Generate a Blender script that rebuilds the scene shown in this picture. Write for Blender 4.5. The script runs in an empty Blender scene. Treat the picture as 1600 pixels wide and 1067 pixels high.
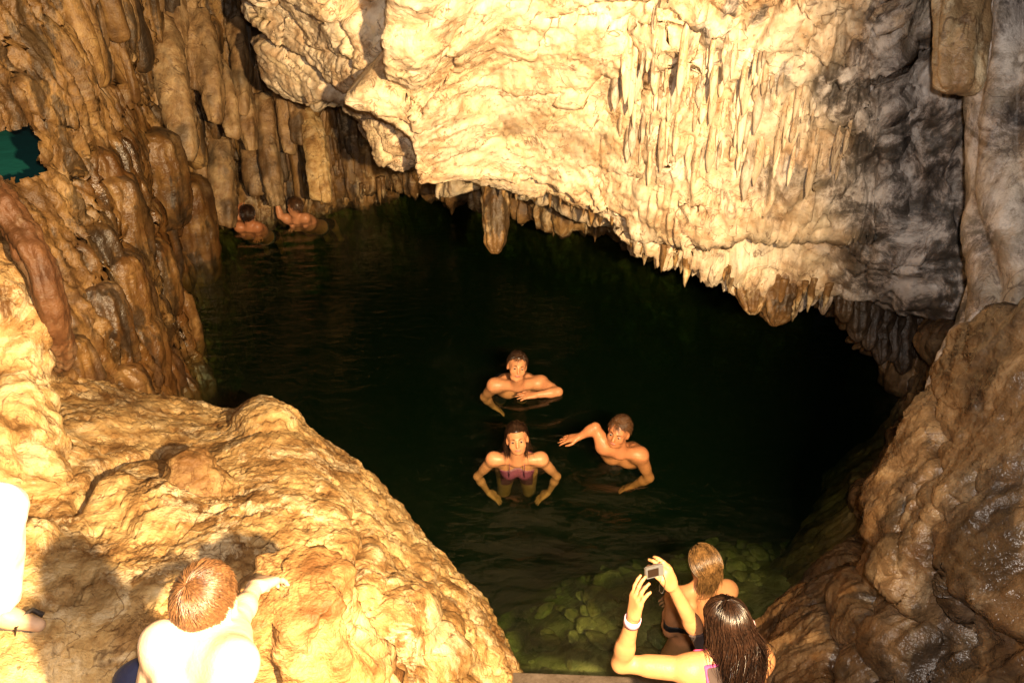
import bpy, bmesh, math, random
import numpy as np
from mathutils import Vector, Matrix, Quaternion

# ------------------------------------------------------------------ camera
SC = bpy.context.scene
COL = SC.collection
CAM_H = 3.9
PITCH = math.radians(29.8)
FPX = 1280.0
cam_d = bpy.data.cameras.new('camera')
cam_d.sensor_width = 36.0
cam_d.lens = FPX / 1600 * 36.0
cam_d.clip_start = 0.05
cam_d.clip_end = 200
cam = bpy.data.objects.new('camera', cam_d)
cam.location = (0, 0, CAM_H)
cam.rotation_euler = (math.pi / 2 - PITCH, 0, 0)
COL.objects.link(cam)
SC.camera = cam

# ------------------------------------------------------------------ world: a closed cave, almost no ambient light
world = bpy.data.worlds.new('World')
SC.world = world
world.use_nodes = True
world.node_tree.nodes['Background'].inputs[0].default_value = (0.9, 0.8, 0.7, 1)
world.node_tree.nodes['Background'].inputs[1].default_value = 0.012

# ------------------------------------------------------------------ lights: the show-cave floodlight right of the photographer, and the camera's flash
def lamp(name, kind, loc, energy, color, radius, target=None, size=None, blend=None):
    d = bpy.data.lights.new(name, kind)
    d.energy = energy; d.color = color; d.shadow_soft_size = radius
    o = bpy.data.objects.new(name, d)
    o.location = loc
    if target is not None:
        o.rotation_euler = (Vector(target) - Vector(loc)).to_track_quat('-Z', 'Y').to_euler()
    if kind == 'SPOT':
        d.spot_size = size; d.spot_blend = blend
    COL.objects.link(o)
    return o
lamp('cave_floodlight', 'SPOT', (0.85, -0.1, 3.78), 4300, (1.0, 0.70, 0.36), 0.05,
     target=(0.85 - math.sin(math.radians(35)) * 5, -0.1 + math.cos(math.radians(35)) * 5, 3.75 - 5 * math.tan(math.radians(21))), size=math.radians(100), blend=0.5)
lamp('camera_flash', 'POINT', (0.05, -0.02, 4.02), 520, (1.0, 0.88, 0.78), 0.03)

SC.view_settings.view_transform = 'Standard'
SC.view_settings.look = 'None'
SC.view_settings.exposure = 0.0
SC.view_settings.gamma = 1.0
SC.view_settings.use_curve_mapping = False
SC.cycles.use_denoising = True
SC.cycles.use_adaptive_sampling = True
SC.cycles.adaptive_threshold = 0.03
SC.cycles.max_bounces = 6
SC.cycles.diffuse_bounces = 2
SC.cycles.transparent_max_bounces = 12
SC.cycles.sample_clamp_indirect = 4.0
SC.cycles.volume_bounces = 0

# ------------------------------------------------------------------ projection helpers: a place in the cave from a sight line and a depth or height
SP, CP = math.sin(PITCH), math.cos(PITCH)
def at(u, v, d):
    a = (u - 800) / FPX * d; b = (v - 533.5) / FPX * d
    return np.array([a, CP * d - SP * b, CAM_H - SP * d - CP * b])
def dz(v, z):
    return (CAM_H - z) / (SP + CP * (v - 533.5) / FPX)
def atz(u, v, z):
    return at(u, v, dz(v, z))
def pix(P):
    x = P[..., 0]; y = P[..., 1]; z = P[..., 2] - CAM_H
    d = CP * y - SP * z
    b = -(SP * y + CP * z)
    return 800 + FPX * x / d, 533.5 + FPX * b / d, d

# ------------------------------------------------------------------ numpy noise
_rng = np.random.RandomState(7)
_PERM = np.concatenate([_rng.permutation(256)] * 3).astype(np.int32)
_G = _rng.normal(size=(256, 3)); _G /= np.linalg.norm(_G, axis=1)[:, None]
_G = _G.astype(np.float32)
def perlin(P, seed=0):
    P = np.asarray(P, np.float32) + np.float32(seed * 17.31 + 100)
    I = np.floor(P).astype(np.int32); F = P - I
    W = F * F * F * (F * (F * 6 - 15) + 10)
    I &= 255
    out = 0
    for dx in (0, 1):
        wx = W[..., 0] if dx else 1 - W[..., 0]
        px = _PERM[(I[..., 0] + dx) & 255]
        for dy in (0, 1):
            wy = W[..., 1] if dy else 1 - W[..., 1]
            py = _PERM[px + ((I[..., 1] + dy) & 255)]
            for dz_ in (0, 1):
                wz = W[..., 2] if dz_ else 1 - W[..., 2]
                g = _G[_PERM[py + ((I[..., 2] + dz_) & 255)]]
                dot = g[..., 0] * (F[..., 0] - dx) + g[..., 1] * (F[..., 1] - dy) + g[..., 2] * (F[..., 2] - dz_)
                out = out + wx * wy * wz * dot
    return out * 1.6
def fbm(P, sc, octv=4, gain=0.5, seed=0):
    s = 0; a = 1.0
    P = np.asarray(P) * np.asarray(sc)
    for k in range(octv):
        s = s + a * perlin(P * 2.03 ** k, seed + k)
        a *= gain
    return s
def ridged(P, sc, octv=4, gain=0.5, seed=0):
    s = 0; a = 1.0
    P = np.asarray(P) * np.asarray(sc)
    for k in range(octv):
        s = s + a * (1 - 2 * np.abs(perlin(P * 2.03 ** k, seed + k)))
        a *= gain
    return s
def billow(P, sc, octv=3, gain=0.5, seed=0):
    return -ridged(P, sc, octv, gain, seed)
def worley(P, sc, seed=0):
    P = np.asarray(P) * np.asarray(sc) + seed * 13.7 + 60
    I = np.floor(P).astype(np.int64); F = P - I
    f1 = np.full(P.shape[:-1], 9.0); f2 = f1.copy(); idc = np.zeros(P.shape[:-1], np.int64)
    for dx in (-1, 0, 1):
        for dy in (-1, 0, 1):
            for dz_ in (-1, 0, 1):
                h = _PERM[_PERM[_PERM[(I[..., 0] + dx) & 255] + ((I[..., 1] + dy) & 255)] + ((I[..., 2] + dz_) & 255)]
                o = (_G[h] * 0.42 + 0.5)
                d = np.sqrt((dx + o[..., 0] - F[..., 0]) ** 2 + (dy + o[..., 1] - F[..., 1]) ** 2 + (dz_ + o[..., 2] - F[..., 2]) ** 2)
                m = d < f1
                f2 = np.where(m, f1, np.minimum(f2, d)); idc = np.where(m, h, idc); f1 = np.where(m, d, f1)
    return f1, f2, idc / 255.0
def rnd(i, k=0):
    i = np.asarray(i).astype(np.int64)
    return ((_PERM[(i + 37 * k) & 255] * 256 + _PERM[(i * 3 + 11 + 91 * k) & 255]) % 1009) / 1009.0
def sm(a, b, x):
    t = np.clip((x - a) / (b - a), 0, 1)
    return t * t * (3 - 2 * t)
def pipes(s, z, w, seed, zb, zv, h, warp=0.35, r_end=1.0, sq=2.0):
    """hanging organ-pipe flutes: rounded columns of random width, depth and lower end"""
    Q = np.stack([s / (w * 3.0), z / (w * 9.0), np.zeros_like(s) + seed], -1)
    q = s / w + warp * 2 * perlin(Q, seed)
    i = np.floor(q); f = q - i
    r1 = rnd(i, seed); r2 = rnd(i, seed + 5); r3 = rnd(i, seed + 9)
    hw = 0.34 + 0.2 * r3
    x = (f - 0.5) / hw
    prof = np.clip(1 - np.abs(x) ** sq, 0, 1) ** (1 / sq)
    b = zb + zv * (r1 - 0.5) * 2
    e = np.clip((z - b) / (w * r_end * (0.6 + r2)), 0, 1)
    end = np.sqrt(np.clip(1 - (1 - e) ** 2, 0, 1))
    return h * (0.35 + 0.65 * r2) * prof * end
def inpoly(u, v, poly):
    inside = np.zeros(u.shape, bool)
    n = len(poly)
    for k in range(n):
        x0, y0 = poly[k]; x1, y1 = poly[(k + 1) % n]
        if y0 == y1: continue
        c = ((y0 > v) != (y1 > v)) & (u < (x1 - x0) * (v - y0) / (y1 - y0) + x0)
        inside ^= c
    return inside
def sdpoly(u, v, poly):
    d = np.full(u.shape, 1e9)
    n = len(poly)
    for k in range(n):
        ax, ay = poly[k]; bx, by = poly[(k + 1) % n]
        ex, ey = bx - ax, by - ay
        t = np.clip(((u - ax) * ex + (v - ay) * ey) / max(ex * ex + ey * ey, 1e-9), 0, 1)
        d = np.minimum(d, np.hypot(u - ax - t * ex, v - ay - t * ey))
    return np.where(inpoly(u, v, poly), d, -d)
def sdline(u, v, pts):
    d = np.full(u.shape, 1e9)
    for k in range(len(pts) - 1):
        ax, ay = pts[k]; bx, by = pts[k + 1]
        ex, ey = bx - ax, by - ay
        t = np.clip(((u - ax) * ex + (v - ay) * ey) / max(ex * ex + ey * ey, 1e-9), 0, 1)
        d = np.minimum(d, np.hypot(u - ax - t * ex, v - ay - t * ey))
    return d

# ------------------------------------------------------------------ mesh helpers
def tag(o, label=None, cat=None, group=None, kind=None):
    if label: o['label'] = label
    if cat: o['category'] = cat
    if group: o['group'] = group
    if kind: o['kind'] = kind
    return o
def link(name, me, mat=None, parent=None):
    o = bpy.data.objects.new(name, me)
    COL.objects.link(o)
    if mat is not None and len(me.materials) == 0: me.materials.append(mat)
    if parent is not None: o.parent = parent
    return o
def raw_mesh(name, V, Fq, smooth=True, attrs=None):
    """V n x 3, Fq m x 4 or m x 3 ints"""
    V = np.ascontiguousarray(V, np.float32); Fq = np.ascontiguousarray(Fq, np.int32)
    me = bpy.data.meshes.new(name)
    me.vertices.add(len(V)); me.vertices.foreach_set('co', V.ravel())
    k = Fq.shape[1]
    me.loops.add(Fq.size); me.loops.foreach_set('vertex_index', Fq.ravel())
    me.polygons.add(len(Fq)); me.polygons.foreach_set('loop_start', np.arange(0, Fq.size, k, dtype=np.int32))
    me.update(calc_edges=True)
    if smooth: me.polygons.foreach_set('use_smooth', np.ones(len(Fq), bool))
    for nm, a in (attrs or {}).items():
        at_ = me.attributes.new(nm, 'FLOAT', 'POINT')
        at_.data.foreach_set('value', np.ascontiguousarray(a, np.float32).ravel())
    me.validate()
    return me
def grid_faces(n, m, wrap=False):
    i = np.arange(n - 1)[:, None]; j = np.arange(m if wrap else m - 1)[None, :]
    j2 = (j + 1) % m
    return np.stack([i * m + j, i * m + j2, (i + 1) * m + j2, (i + 1) * m + j], -1).reshape(-1, 4)
def cr(A, n, axis):
    A = np.moveaxis(np.asarray(A, float), axis, 0)
    K = A.shape[0]
    seg = np.linalg.norm(np.diff(A, axis=0), axis=-1)
    seg = seg.reshape(K - 1, -1).mean(1) + 1e-6
    cum = np.concatenate([[0], np.cumsum(seg)])
    t = np.linspace(0, cum[-1], n)
    k = np.clip(np.searchsorted(cum, t, side='right') - 1, 0, K - 2)
    f = ((t - cum[k]) / seg[k]).reshape(-1, *([1] * (A.ndim - 1)))
    P = lambda q: A[np.clip(q, 0, K - 1)]
    p0, p1, p2, p3 = P(k - 1), P(k), P(k + 1), P(k + 2)
    # tangents limited so that uneven spacing does not overshoot
    m1 = 0.5 * (p2 - p0); m2 = 0.5 * (p3 - p1)
    L = np.linalg.norm(p2 - p1, axis=-1, keepdims=True)
    for m in (m1, m2):
        l = np.linalg.norm(m, axis=-1, keepdims=True) + 1e-9
        m *= np.minimum(1, 1.5 * L / l)
    h = (2 * f ** 3 - 3 * f ** 2 + 1) * p1 + (f ** 3 - 2 * f ** 2 + f) * m1 + (-2 * f ** 3 + 3 * f ** 2) * p2 + (f ** 3 - f ** 2) * m2
    return np.moveaxis(h, 0, axis)
def normals(P, wrap=False):
    if wrap:
        du = np.roll(P, -1, 1) - np.roll(P, 1, 1)
    else:
        du = np.gradient(P, axis=1)
    dv = np.gradient(P, axis=0)
    N = np.cross(du, dv)
    return N / (np.linalg.norm(N, axis=-1, keepdims=True) + 1e-12)
SURF = {}
def sheet(name, rows, nv, nu, passes, mat, attr=None, parent=None, hole=None, eye=(0, 0, CAM_H)):
    P = cr(cr(np.array(rows, float), nv, 0), nu, 1)
    N = normals(P)
    sgn = 1.0 if np.mean(np.sum(N * (np.array(eye) - P), -1)) > 0 else -1.0
    base = P.copy()
    mid = P[nv // 2]
    S = np.concatenate([[0], np.cumsum(np.linalg.norm(np.diff(mid, axis=0), axis=-1))])[None, :] + np.zeros((nv, 1))
    for fn in passes:
        N = normals(P) * sgn
        u, v, d = pix(base)
        h = fn(dict(P=base, N=N, u=u, v=v, d=d, s=S, z=base[..., 2]))
        P = P + N * h[..., None]
    F = grid_faces(nv, nu)
    if sgn < 0: F = F[:, ::-1]
    u, v, d = pix(base)
    if hole is not None:
        hm = hole(u, v).ravel()
        F = F[~hm[F].all(1)]
    A = attr(dict(P=P, u=u, v=v, d=d, s=S, z=P[..., 2])) if attr else None
    me = raw_mesh(name, P.reshape(-1, 3), F, True, A)
    SURF[name] = (P, normals(P) * sgn, u, v)
    return link(name, me, mat, parent)

# ------------------------------------------------------------------ materials
class NT:
    def __init__(self, name):
        self.m = bpy.data.materials.new(name); self.m.use_nodes = True
        self.t = self.m.node_tree; self.t.nodes.clear()
        self.out = self.n('ShaderNodeOutputMaterial')
    def n(self, kind, **kw):
        x = self.t.nodes.new(kind)
        for k, v in kw.items():
            if isinstance(k, str) and hasattr(x, k): setattr(x, k, v)
        return x
    def l(self, a, b): self.t.links.new(a, b)
    def setin(self, node, key, val):
        if hasattr(val, 'is_output') or isinstance(val, bpy.types.NodeSocket): self.l(val, node.inputs[key])
        else: node.inputs[key].default_value = val
    def coord(self, scale=(1, 1, 1), kind='Object'):
        tc = self.n('ShaderNodeTexCoord'); mp = self.n('ShaderNodeMapping')
        mp.inputs['Scale'].default_value = scale
        self.l(tc.outputs[kind], mp.inputs[0]); return mp.outputs[0]
    def noise(self, vec, scale, detail=6, rough=0.55, dist=0.0):
        x = self.n('ShaderNodeTexNoise')
        x.inputs['Scale'].default_value = scale; x.inputs['Detail'].default_value = detail
        x.inputs['Roughness'].default_value = rough; x.inputs['Distortion'].default_value = dist
        self.l(vec, x.inputs['Vector']); return x.outputs[0]
    def voro(self, vec, scale, feat='F1'):
        x = self.n('ShaderNodeTexVoronoi'); x.feature = feat
        x.inputs['Scale'].default_value = scale; self.l(vec, x.inputs['Vector']); return x.outputs[0]
    def ramp(self, fac, stops, interp='LINEAR'):
        x = self.n('ShaderNodeValToRGB'); x.color_ramp.interpolation = interp
        e = x.color_ramp.elements
        while len(e) < len(stops): e.new(0.5)
        for k, (p, c) in enumerate(stops):
            e[k].position = p
            e[k].color = (c, c, c, 1) if isinstance(c, (int, float)) else (*c, 1)
        self.l(fac, x.inputs[0]); return x.outputs[0]
    def mix(self, fac, a, b, blend='MIX'):
        x = self.n('ShaderNodeMix'); x.data_type = 'RGBA'; x.blend_type = blend
        def put(i, v):
            if isinstance(v, bpy.types.NodeSocket): self.l(v, x.inputs[i])
            elif isinstance(v, (int, float)): x.inputs[i].default_value = v if i == 0 else (v, v, v, 1)
            else: x.inputs[i].default_value = (*v, 1)
        put(0, fac); put(6, a); put(7, b); return x.outputs[2]
    def math(self, op, a, b=0.0, c=None, clamp=False):
        x = self.n('ShaderNodeMath'); x.operation = op; x.use_clamp = clamp
        for i, v in enumerate((a, b) if c is None else (a, b, c)):
            if isinstance(v, bpy.types.NodeSocket): self.l(v, x.inputs[i])
            else: x.inputs[i].default_value = v
        return x.outputs[0]
    def attr(self, nm):
        x = self.n('ShaderNodeAttribute'); x.attribute_name = nm; return x.outputs['Fac']
    def bump(self, h, strength, dist, nrm=None):
        x = self.n('ShaderNodeBump'); x.inputs['Strength'].default_value = strength
        x.inputs['Distance'].default_value = dist; self.l(h, x.inputs['Height'])
        if nrm is not None: self.l(nrm, x.inputs['Normal'])
        return x.outputs[0]
    def bsdf(self, **kw):
        x = self.n('ShaderNodeBsdfPrincipled')
        for k, v in kw.items():
            k = k.replace('_', ' ')
            if isinstance(v, bpy.types.NodeSocket): self.l(v, x.inputs[k])
            elif isinstance(v, tuple) and len(v) == 3: x.inputs[k].default_value = (*v, 1)
            else: x.inputs[k].default_value = v
        self.l(x.outputs[0], self.out.inputs['Surface']); return x

def rock_mat(name, stops, bump=0.5, rough=(0.45, 0.75), streak=0.35, wetspec=0.5, vein=0.85, coat='grey', dark=0.0):
    t = NT(name)
    c = t.coord(); cs = t.coord((9, 9, 0.8))
    n1 = t.noise(c, 1.7, 4, 0.62, 0.7)
    n2 = t.noise(c, 6.0, 6, 0.66, 0.0)
    n3 = t.noise(c, 26, 3, 0.65)
    st = t.noise(cs, 1.0, 4, 0.62, 0.0)
    k = t.math('ADD', t.math('MULTIPLY', n1, 0.45), t.math('MULTIPLY', n2, 0.55))
    col = t.ramp(k, stops)
    # drip streaks and fine dark speckle
    col = t.mix(t.math('MULTIPLY', t.ramp(st, [(0.50, 0.0), (0.66, 1.0)]), streak), col, (0.11, 0.06, 0.028))
    sp = t.ramp(n3, [(0.30, 1.0), (0.40, 0.0)])
    col = t.mix(t.math('MULTIPLY', sp, 0.6), col, (0.12, 0.07, 0.035))
    # crusts of paler calcite with crisp ragged edges
    pale = t.ramp(t.noise(c, 3.1, 8, 0.74, 1.0), [(0.52, 0.0), (0.61, 1.0)])
    col = t.mix(t.math('MULTIPLY', t.math('MULTIPLY', pale, t.attr('pale')), 0.9), col, (0.80, 0.64, 0.40))
    # thin iron veins: the zero lines of two warped noises
    def lines(scale, w, dist):
        q = t.math('ABSOLUTE', t.math('SUBTRACT', t.noise(c, scale, 3, 0.6, dist), 0.5))
        return t.ramp(q, [(0.0, 1.0), (w, 0.0)])
    ln = t.math('MAXIMUM', t.math('MULTIPLY', lines(2.6, 0.016, 1.2), t.ramp(n2, [(0.42, 0.0), (0.55, 1.0)])), t.math('MULTIPLY', lines(7.0, 0.022, 0.8), t.ramp(n1, [(0.42, 1.0), (0.52, 0.0)])))
    col = t.mix(t.math('MULTIPLY', ln, vein), col, (0.10, 0.045, 0.015))
    # iron-brown stain, then grey and black coating and painted drip-gap shade, where the attribute is set
    br = t.ramp(t.noise(c, 2.4, 5, 0.68, 0.0), [(0.42, 0.0), (0.58, 1.0)])
    col = t.mix(t.math('MULTIPLY', t.attr('brown'), t.math('ADD', t.math('MULTIPLY', br, 0.7), 0.3)), col, (0.105, 0.044, 0.012))
    s1 = t.noise(c, 3.6, 8, 0.76, 0.6)
    coat_shade_col = t.ramp(s1, [(0.41, (0.014, 0.013, 0.014)), (0.48, (0.075, 0.064, 0.060)), (0.52, (0.24, 0.205, 0.185)), (0.59, (0.56, 0.51, 0.47))])
    if coat == 'dark':
        coat_shade_col = t.ramp(s1, [(0.40, (0.008, 0.006, 0.005)), (0.50, (0.022, 0.016, 0.012)), (0.60, (0.075, 0.055, 0.042))])
    if dark > 0:
        dn = t.math('ADD', t.math('MULTIPLY', t.noise(t.coord((3.4, 3.4, 0.85)), 1.0, 7, 0.66, 0.5), 0.75), t.math('MULTIPLY', n2, 0.25))
        col = t.mix(t.math('MULTIPLY', t.ramp(dn, [(0.51, 0.0), (0.56, 1.0)]), dark), col, (0.030, 0.018, 0.009))  # upright dark patches: black coating, and painted shade for the crevices
    col = t.mix(t.attr('coat_shade'), col, coat_shade_col)
    wet = t.attr('wet')
    r = t.math('ADD', t.math('MULTIPLY', n2, rough[1] - rough[0]), rough[0])
    r = t.math('SUBTRACT', r, t.math('MULTIPLY', wet, 0.42), clamp=True)
    r = t.math('MAXIMUM', r, 0.13)
    rg = t.n('ShaderNodeTexNoise'); rg.noise_type = 'RIDGED_MULTIFRACTAL'
    rg.inputs['Scale'].default_value = 5.5; rg.inputs['Detail'].default_value = 6; rg.inputs['Roughness'].default_value = 0.62
    t.l(c, rg.inputs['Vector'])
    h = t.math('ADD', t.math('MULTIPLY', n3, 0.35), t.math('MULTIPLY', t.noise(c, 80, 2, 0.6), 0.15))
    h = t.math('ADD', h, t.math('MULTIPLY', rg.outputs[0], 0.35))
    nb = t.bump(h, bump, 0.04)
    t.bsdf(Base_Color=col, Roughness=r, Normal=nb, Specular_IOR_Level=wetspec)
    return t.m

M = {}
M['ceil'] = rock_mat('cream_limestone', [(0.34, (0.32, 0.18, 0.085)), (0.44, (0.58, 0.41, 0.25)), (0.52, (0.74, 0.60, 0.43)), (0.64, (0.84, 0.74, 0.58))], bump=0.6)
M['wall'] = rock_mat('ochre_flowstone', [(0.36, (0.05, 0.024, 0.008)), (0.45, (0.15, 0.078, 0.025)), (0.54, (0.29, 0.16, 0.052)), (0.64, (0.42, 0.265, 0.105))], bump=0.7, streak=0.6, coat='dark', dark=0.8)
M['mound'] = rock_mat('orange_limestone', [(0.37, (0.13, 0.060, 0.018)), (0.46, (0.36, 0.205, 0.075)), (0.54, (0.57, 0.38, 0.165)), (0.64, (0.75, 0.57, 0.32))], bump=0.9, streak=0.0, coat='dark', wetspec=0.3, rough=(0.55, 0.85))
M['right'] = rock_mat('wet_brown_flowstone', [(0.36, (0.030, 0.016, 0.009)), (0.45, (0.12, 0.068, 0.031)), (0.54, (0.26, 0.155, 0.070)), (0.64, (0.44, 0.29, 0.145))], bump=0.8, streak=0.3, rough=(0.42, 0.62), coat='dark', dark=0.7)
M['red'] = rock_mat('reddish_flowstone', [(0.36, (0.06, 0.022, 0.008)), (0.50, (0.125, 0.050, 0.018)), (0.64, (0.21, 0.095, 0.036))], bump=0.7, streak=0.2, vein=0.3)
M['slab'] = rock_mat('beige_drapery_stone', [(0.36, (0.14, 0.075, 0.028)), (0.46, (0.32, 0.19, 0.085)), (0.56, (0.46, 0.30, 0.145)), (0.66, (0.58, 0.42, 0.23))], bump=0.7, streak=0.55, coat='dark', dark=0.35)

# ================================================================== THE CAVE
# ---- ceiling mass descending away from the camera
lip = [(428, 104, 7.7), (482, 142, 7.4), (540, 182, 7.2), (578, 240, 7.0), (622, 270, 6.85), (690, 256, 6.75), (765, 285, 6.7),
       (860, 310, 6.6), (945, 338, 6.5), (1000, 375, 6.35), (1085, 415, 6.2), (1160, 438, 6.1), (1245, 462, 6.1), (1330, 452, 6.0), (1440, 478, 5.8), (1580, 500, 5.5)]
topu = [416, 458, 510, 560, 620, 690, 765, 860, 950, 1030, 1110, 1190, 1285, 1370, 1480, 1640]
topd = [6.3, 5.9, 5.6, 5.4, 5.2, 5.05, 4.95, 4.85, 4.75, 4.7, 4.6, 4.5, 4.45, 4.4, 4.3, 4.2]
rows = []
for q in (-0.25, 0.0, 0.3, 0.6, 0.85, 1.0):
    r = []
    for (lu, lv, ld), tu, td in zip(lip, topu, topd):
        w = q
        dd = td + (ld - td) * (w if w < 0 else w ** 0.9)
        r.append(at(tu + (lu - tu) * q, -60 + (lv + 60) * q, dd))
    # the left flank turns away behind the visible edge
    p = r[0]
    r = [p + np.array([0.15, 2.4, 0.1]), p + np.array([-0.02, 1.1, 0.0])] + r
    rows.append(r)
for dv_, dd_ in ((-10, 0.35), (-34, 1.1), (-60, 2.4)):
    r = []
    for (lu, lv, ld) in lip:
        r.append(at(lu + 2, lv + dv_, ld + dd_))
    p = r[0]
    r = [p + np.array([0.15, 2.4, 0.1]), p + np.array([-0.02, 1.1, 0.0])] + r
    rows.append(r)

def plate(u, v, poly, h, soft=10):
    return h * sm(-soft * 0.3, soft, sdpoly(u, v, poly))
def ceil1(g):
    u, v, P = g['u'], g['v'], g['P']
    wu = u + 9 * perlin(np.stack([u / 60, v / 60, 0 * u], -1), 3) + 4 * perlin(np.stack([u / 22, v / 22, 0 * u], -1), 4)
    wv = v + 9 * perlin(np.stack([u / 60, v / 60, 0 * u + 5], -1), 5) + 4 * perlin(np.stack([u / 22, v / 22, 0 * u + 5], -1), 6)
    h = 0.0 * u
    # the big right-hand slab stands proud of the nose block and throws the dark facet; slanting bands at the left
    big = [(640, 40), (606, 92), (652, 118), (688, 212), (760, 250), (850, 278), (905, 292), (965, 332), (1010, 365), (1400, 330), (1400, -300), (700, -300)]
    hh = 0.22 + 0.40 * sm(800, 690, u)
    h += hh * sm(-2, 5, sdpoly(wu, wv, big))
    h += plate(wu, wv, [(425, 60), (450, 72), (480, 98), (530, 128), (545, 158), (500, 152), (460, 132), (430, 118)], 0.12, 5)
    h += plate(wu, wv, [(360, -100), (400, 20), (450, 48), (510, 92), (560, 130), (600, 92), (640, 40), (560, 0), (520, -100)], 0.20, 5)
    h += plate(wu, wv, [(455, 140), (520, 160), (540, 170), (520, 195), (470, 180)], -0.3, 8)
    # broad faceted slabs
    f1, f2, cid = worley(P + 0.25 * np.stack([fbm(P, 1.2, 2, .5, 40), fbm(P, 1.2, 2, .5, 41), fbm(P, 1.2, 2, .5, 42)], -1), (1.5, 1.2, 2.2), 5)
    h += sm(1150, 1000, u) * 0.13 * (cid - 0.5)
    for pts, dep, w_ in (([(390, 10), (450, 55), (500, 100), (545, 150)], 0.10, 5), ([(430, -30), (500, 50), (560, 80), (600, 95)], 0.07, 5),
                         ([(560, 20), (575, 60), (572, 90)], 0.06, 5), ([(590, 185), (600, 230), (640, 250)], 0.03, 3), ([(985, -10), (1000, 30), (1020, 52)], 0.12, 8),
                         ([(925, 285), (960, 320), (1000, 352)], 0.12, 6)):
        h -= dep * np.exp(-(sdline(wu, wv, pts) / w_) ** 2)
    h += 0.06 * fbm(P, 1.1, 2, 0.5, 11)
    h += 0.018 * (billow(P, 2.2, 2, 0.5, 21) + 0.4)
    return h
def ceil2(g):
    u, v, P, s, z = g['u'], g['v'], g['P'], g['s'], g['z']
    x = P[..., 0]
    right = sm(960, 1080, u + 40 * perlin(np.stack([u / 90, v / 90, 0 * u], -1), 31))
    mid = 1 - right
    h = 0 * u
    # rough limestone left and centre: low knobs, sharp little ledges, pits
    f1, f2, cid = worley(P + 0.10 * np.stack([fbm(P, 2.5, 2, .5, 40), fbm(P, 2.5, 2, .5, 41), fbm(P, 2.5, 2, .5, 42)], -1), (3.0, 3.0, 4.6), 3)
    h += mid * 0.016 * (cid - 0.5) * sm(0.0, 0.10, f2 - f1)
    h += mid * 0.011 * ridged(P, (4.5, 4.5, 6.0), 6, 0.70, 50)
    led = fbm(P, (1.6, 1.6, 2.2), 3, .55, 52) * 5
    h += mid * 0.014 * ((led - np.floor(led)) - 0.5) * sm(0.1, 0.5, fbm(P, 1.3, 2, .5, 54) + .35)
    h += mid * 0.008 * fbm(P, 22, 3, 0.55, 60)
    # curtain flutes on the right half: generations of pipes with free lower ends
    lo = sm(230, 300, v) * sm(1300, 1180, u)
    pp = np.maximum.reduce([pipes(x, -v / 200, 0.085, 3, -0.55, 0.35, 0.15, r_end=2), pipes(x + .05, -v / 200, 0.06, 13, -0.85, 0.5, 0.12, r_end=2.5),
                            pipes(x + .02, -v / 200, 0.040, 23, -1.05, 0.6, 0.08, r_end=3), pipes(x, -v / 200, 0.05, 29, -0.33, 0.3, 0.16, r_end=2.5), pipes(x, -v / 200, 0.12, 31, -0.5, 0.5, 0.13, r_end=1.2)])
    h += right * 0.3 * pp * (0.10 + 0.90 * sm(330, 190, v + 60 * sm(1200, 1000, u)))
    h += right * sm(400, 220, v) * 0.045 * ridged(P, (7.5, 7.5, 1.3), 4, .6, 34)
    h += right * 0.05 * fbm(P, (3, 3, 1.2), 3, .55, 33)
    h += right * lo * np.maximum(pipes(x, z, 0.030, 33, 1.25, 0.2, 0.05), pipes(x, z, 0.05, 35, 1.45, 0.25, 0.06))
    h += right * 0.020 * ridged(P, (6, 6, 2.0), 4, 0.6, 70)
    h += right * 0.010 * fbm(P, (20, 20, 9), 3, 0.6, 80)
    # the smooth grey swelling at lower right
    sw = np.exp(-(((u - 1400) / 110) ** 2 + ((v - 385) / 60) ** 2))
    h += 0.22 * sw
    h += sm(1180, 1300, u) * sm(250, 330, v) * 0.03 * ridged(P, (3, 3, 9), 3, 0.5, 90)
    # ragged drip edge
    lipz = sm(60, 0, np.abs(v - (285 + np.clip(u - 765, 0, 900) * 0.42)))
    h += lipz * sm(960, 1020, u) * 0.05 * fbm(P, (12, 12, 3), 2, .5, 95)
    return h
def ceil_attr(g):
    u, v, P = g['u'], g['v'], g['P']
    n = fbm(P, 1.6, 4, 0.55, 101)
    so = sm(1180, 1400, u + 170 * n + 0.25 * (v - 200)) * 0.92  # grey-black tone grows towards the right end
    so = np.maximum(so, 0.9 * sm(0.45, 0.75, fbm(P, (5, 5, 1.6), 3, .5, 105) + 0.2) * sm(1000, 1150, u) * sm(180, 80, v))  # shade of the gaps between drips, painted as upright dark patches
    pk = 0.6 * sm(980, 1060, u) * sm(120, 220, v) * (1 - so)
    coat_shade = np.maximum(so, 0.40 * pk)
    return dict(coat_shade=coat_shade, brown=0.55 * sm(0.25, 0.7, fbm(P, 2.1, 4, .6, 111)) + 0.5 * sm(30, -10, v - 90 - (u - 400) * 0.2) * sm(640, 420, u) * 0,
                pale=sm(1500, 800, u), wet=0.15 + 0.35 * sm(1250, 1450, u) * sm(300, 420, v))
ceiling = sheet('cave_ceiling', rows, 290, 680, [ceil1, ceil2], M['ceil'], ceil_attr)
tag(ceiling, kind='structure')

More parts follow.
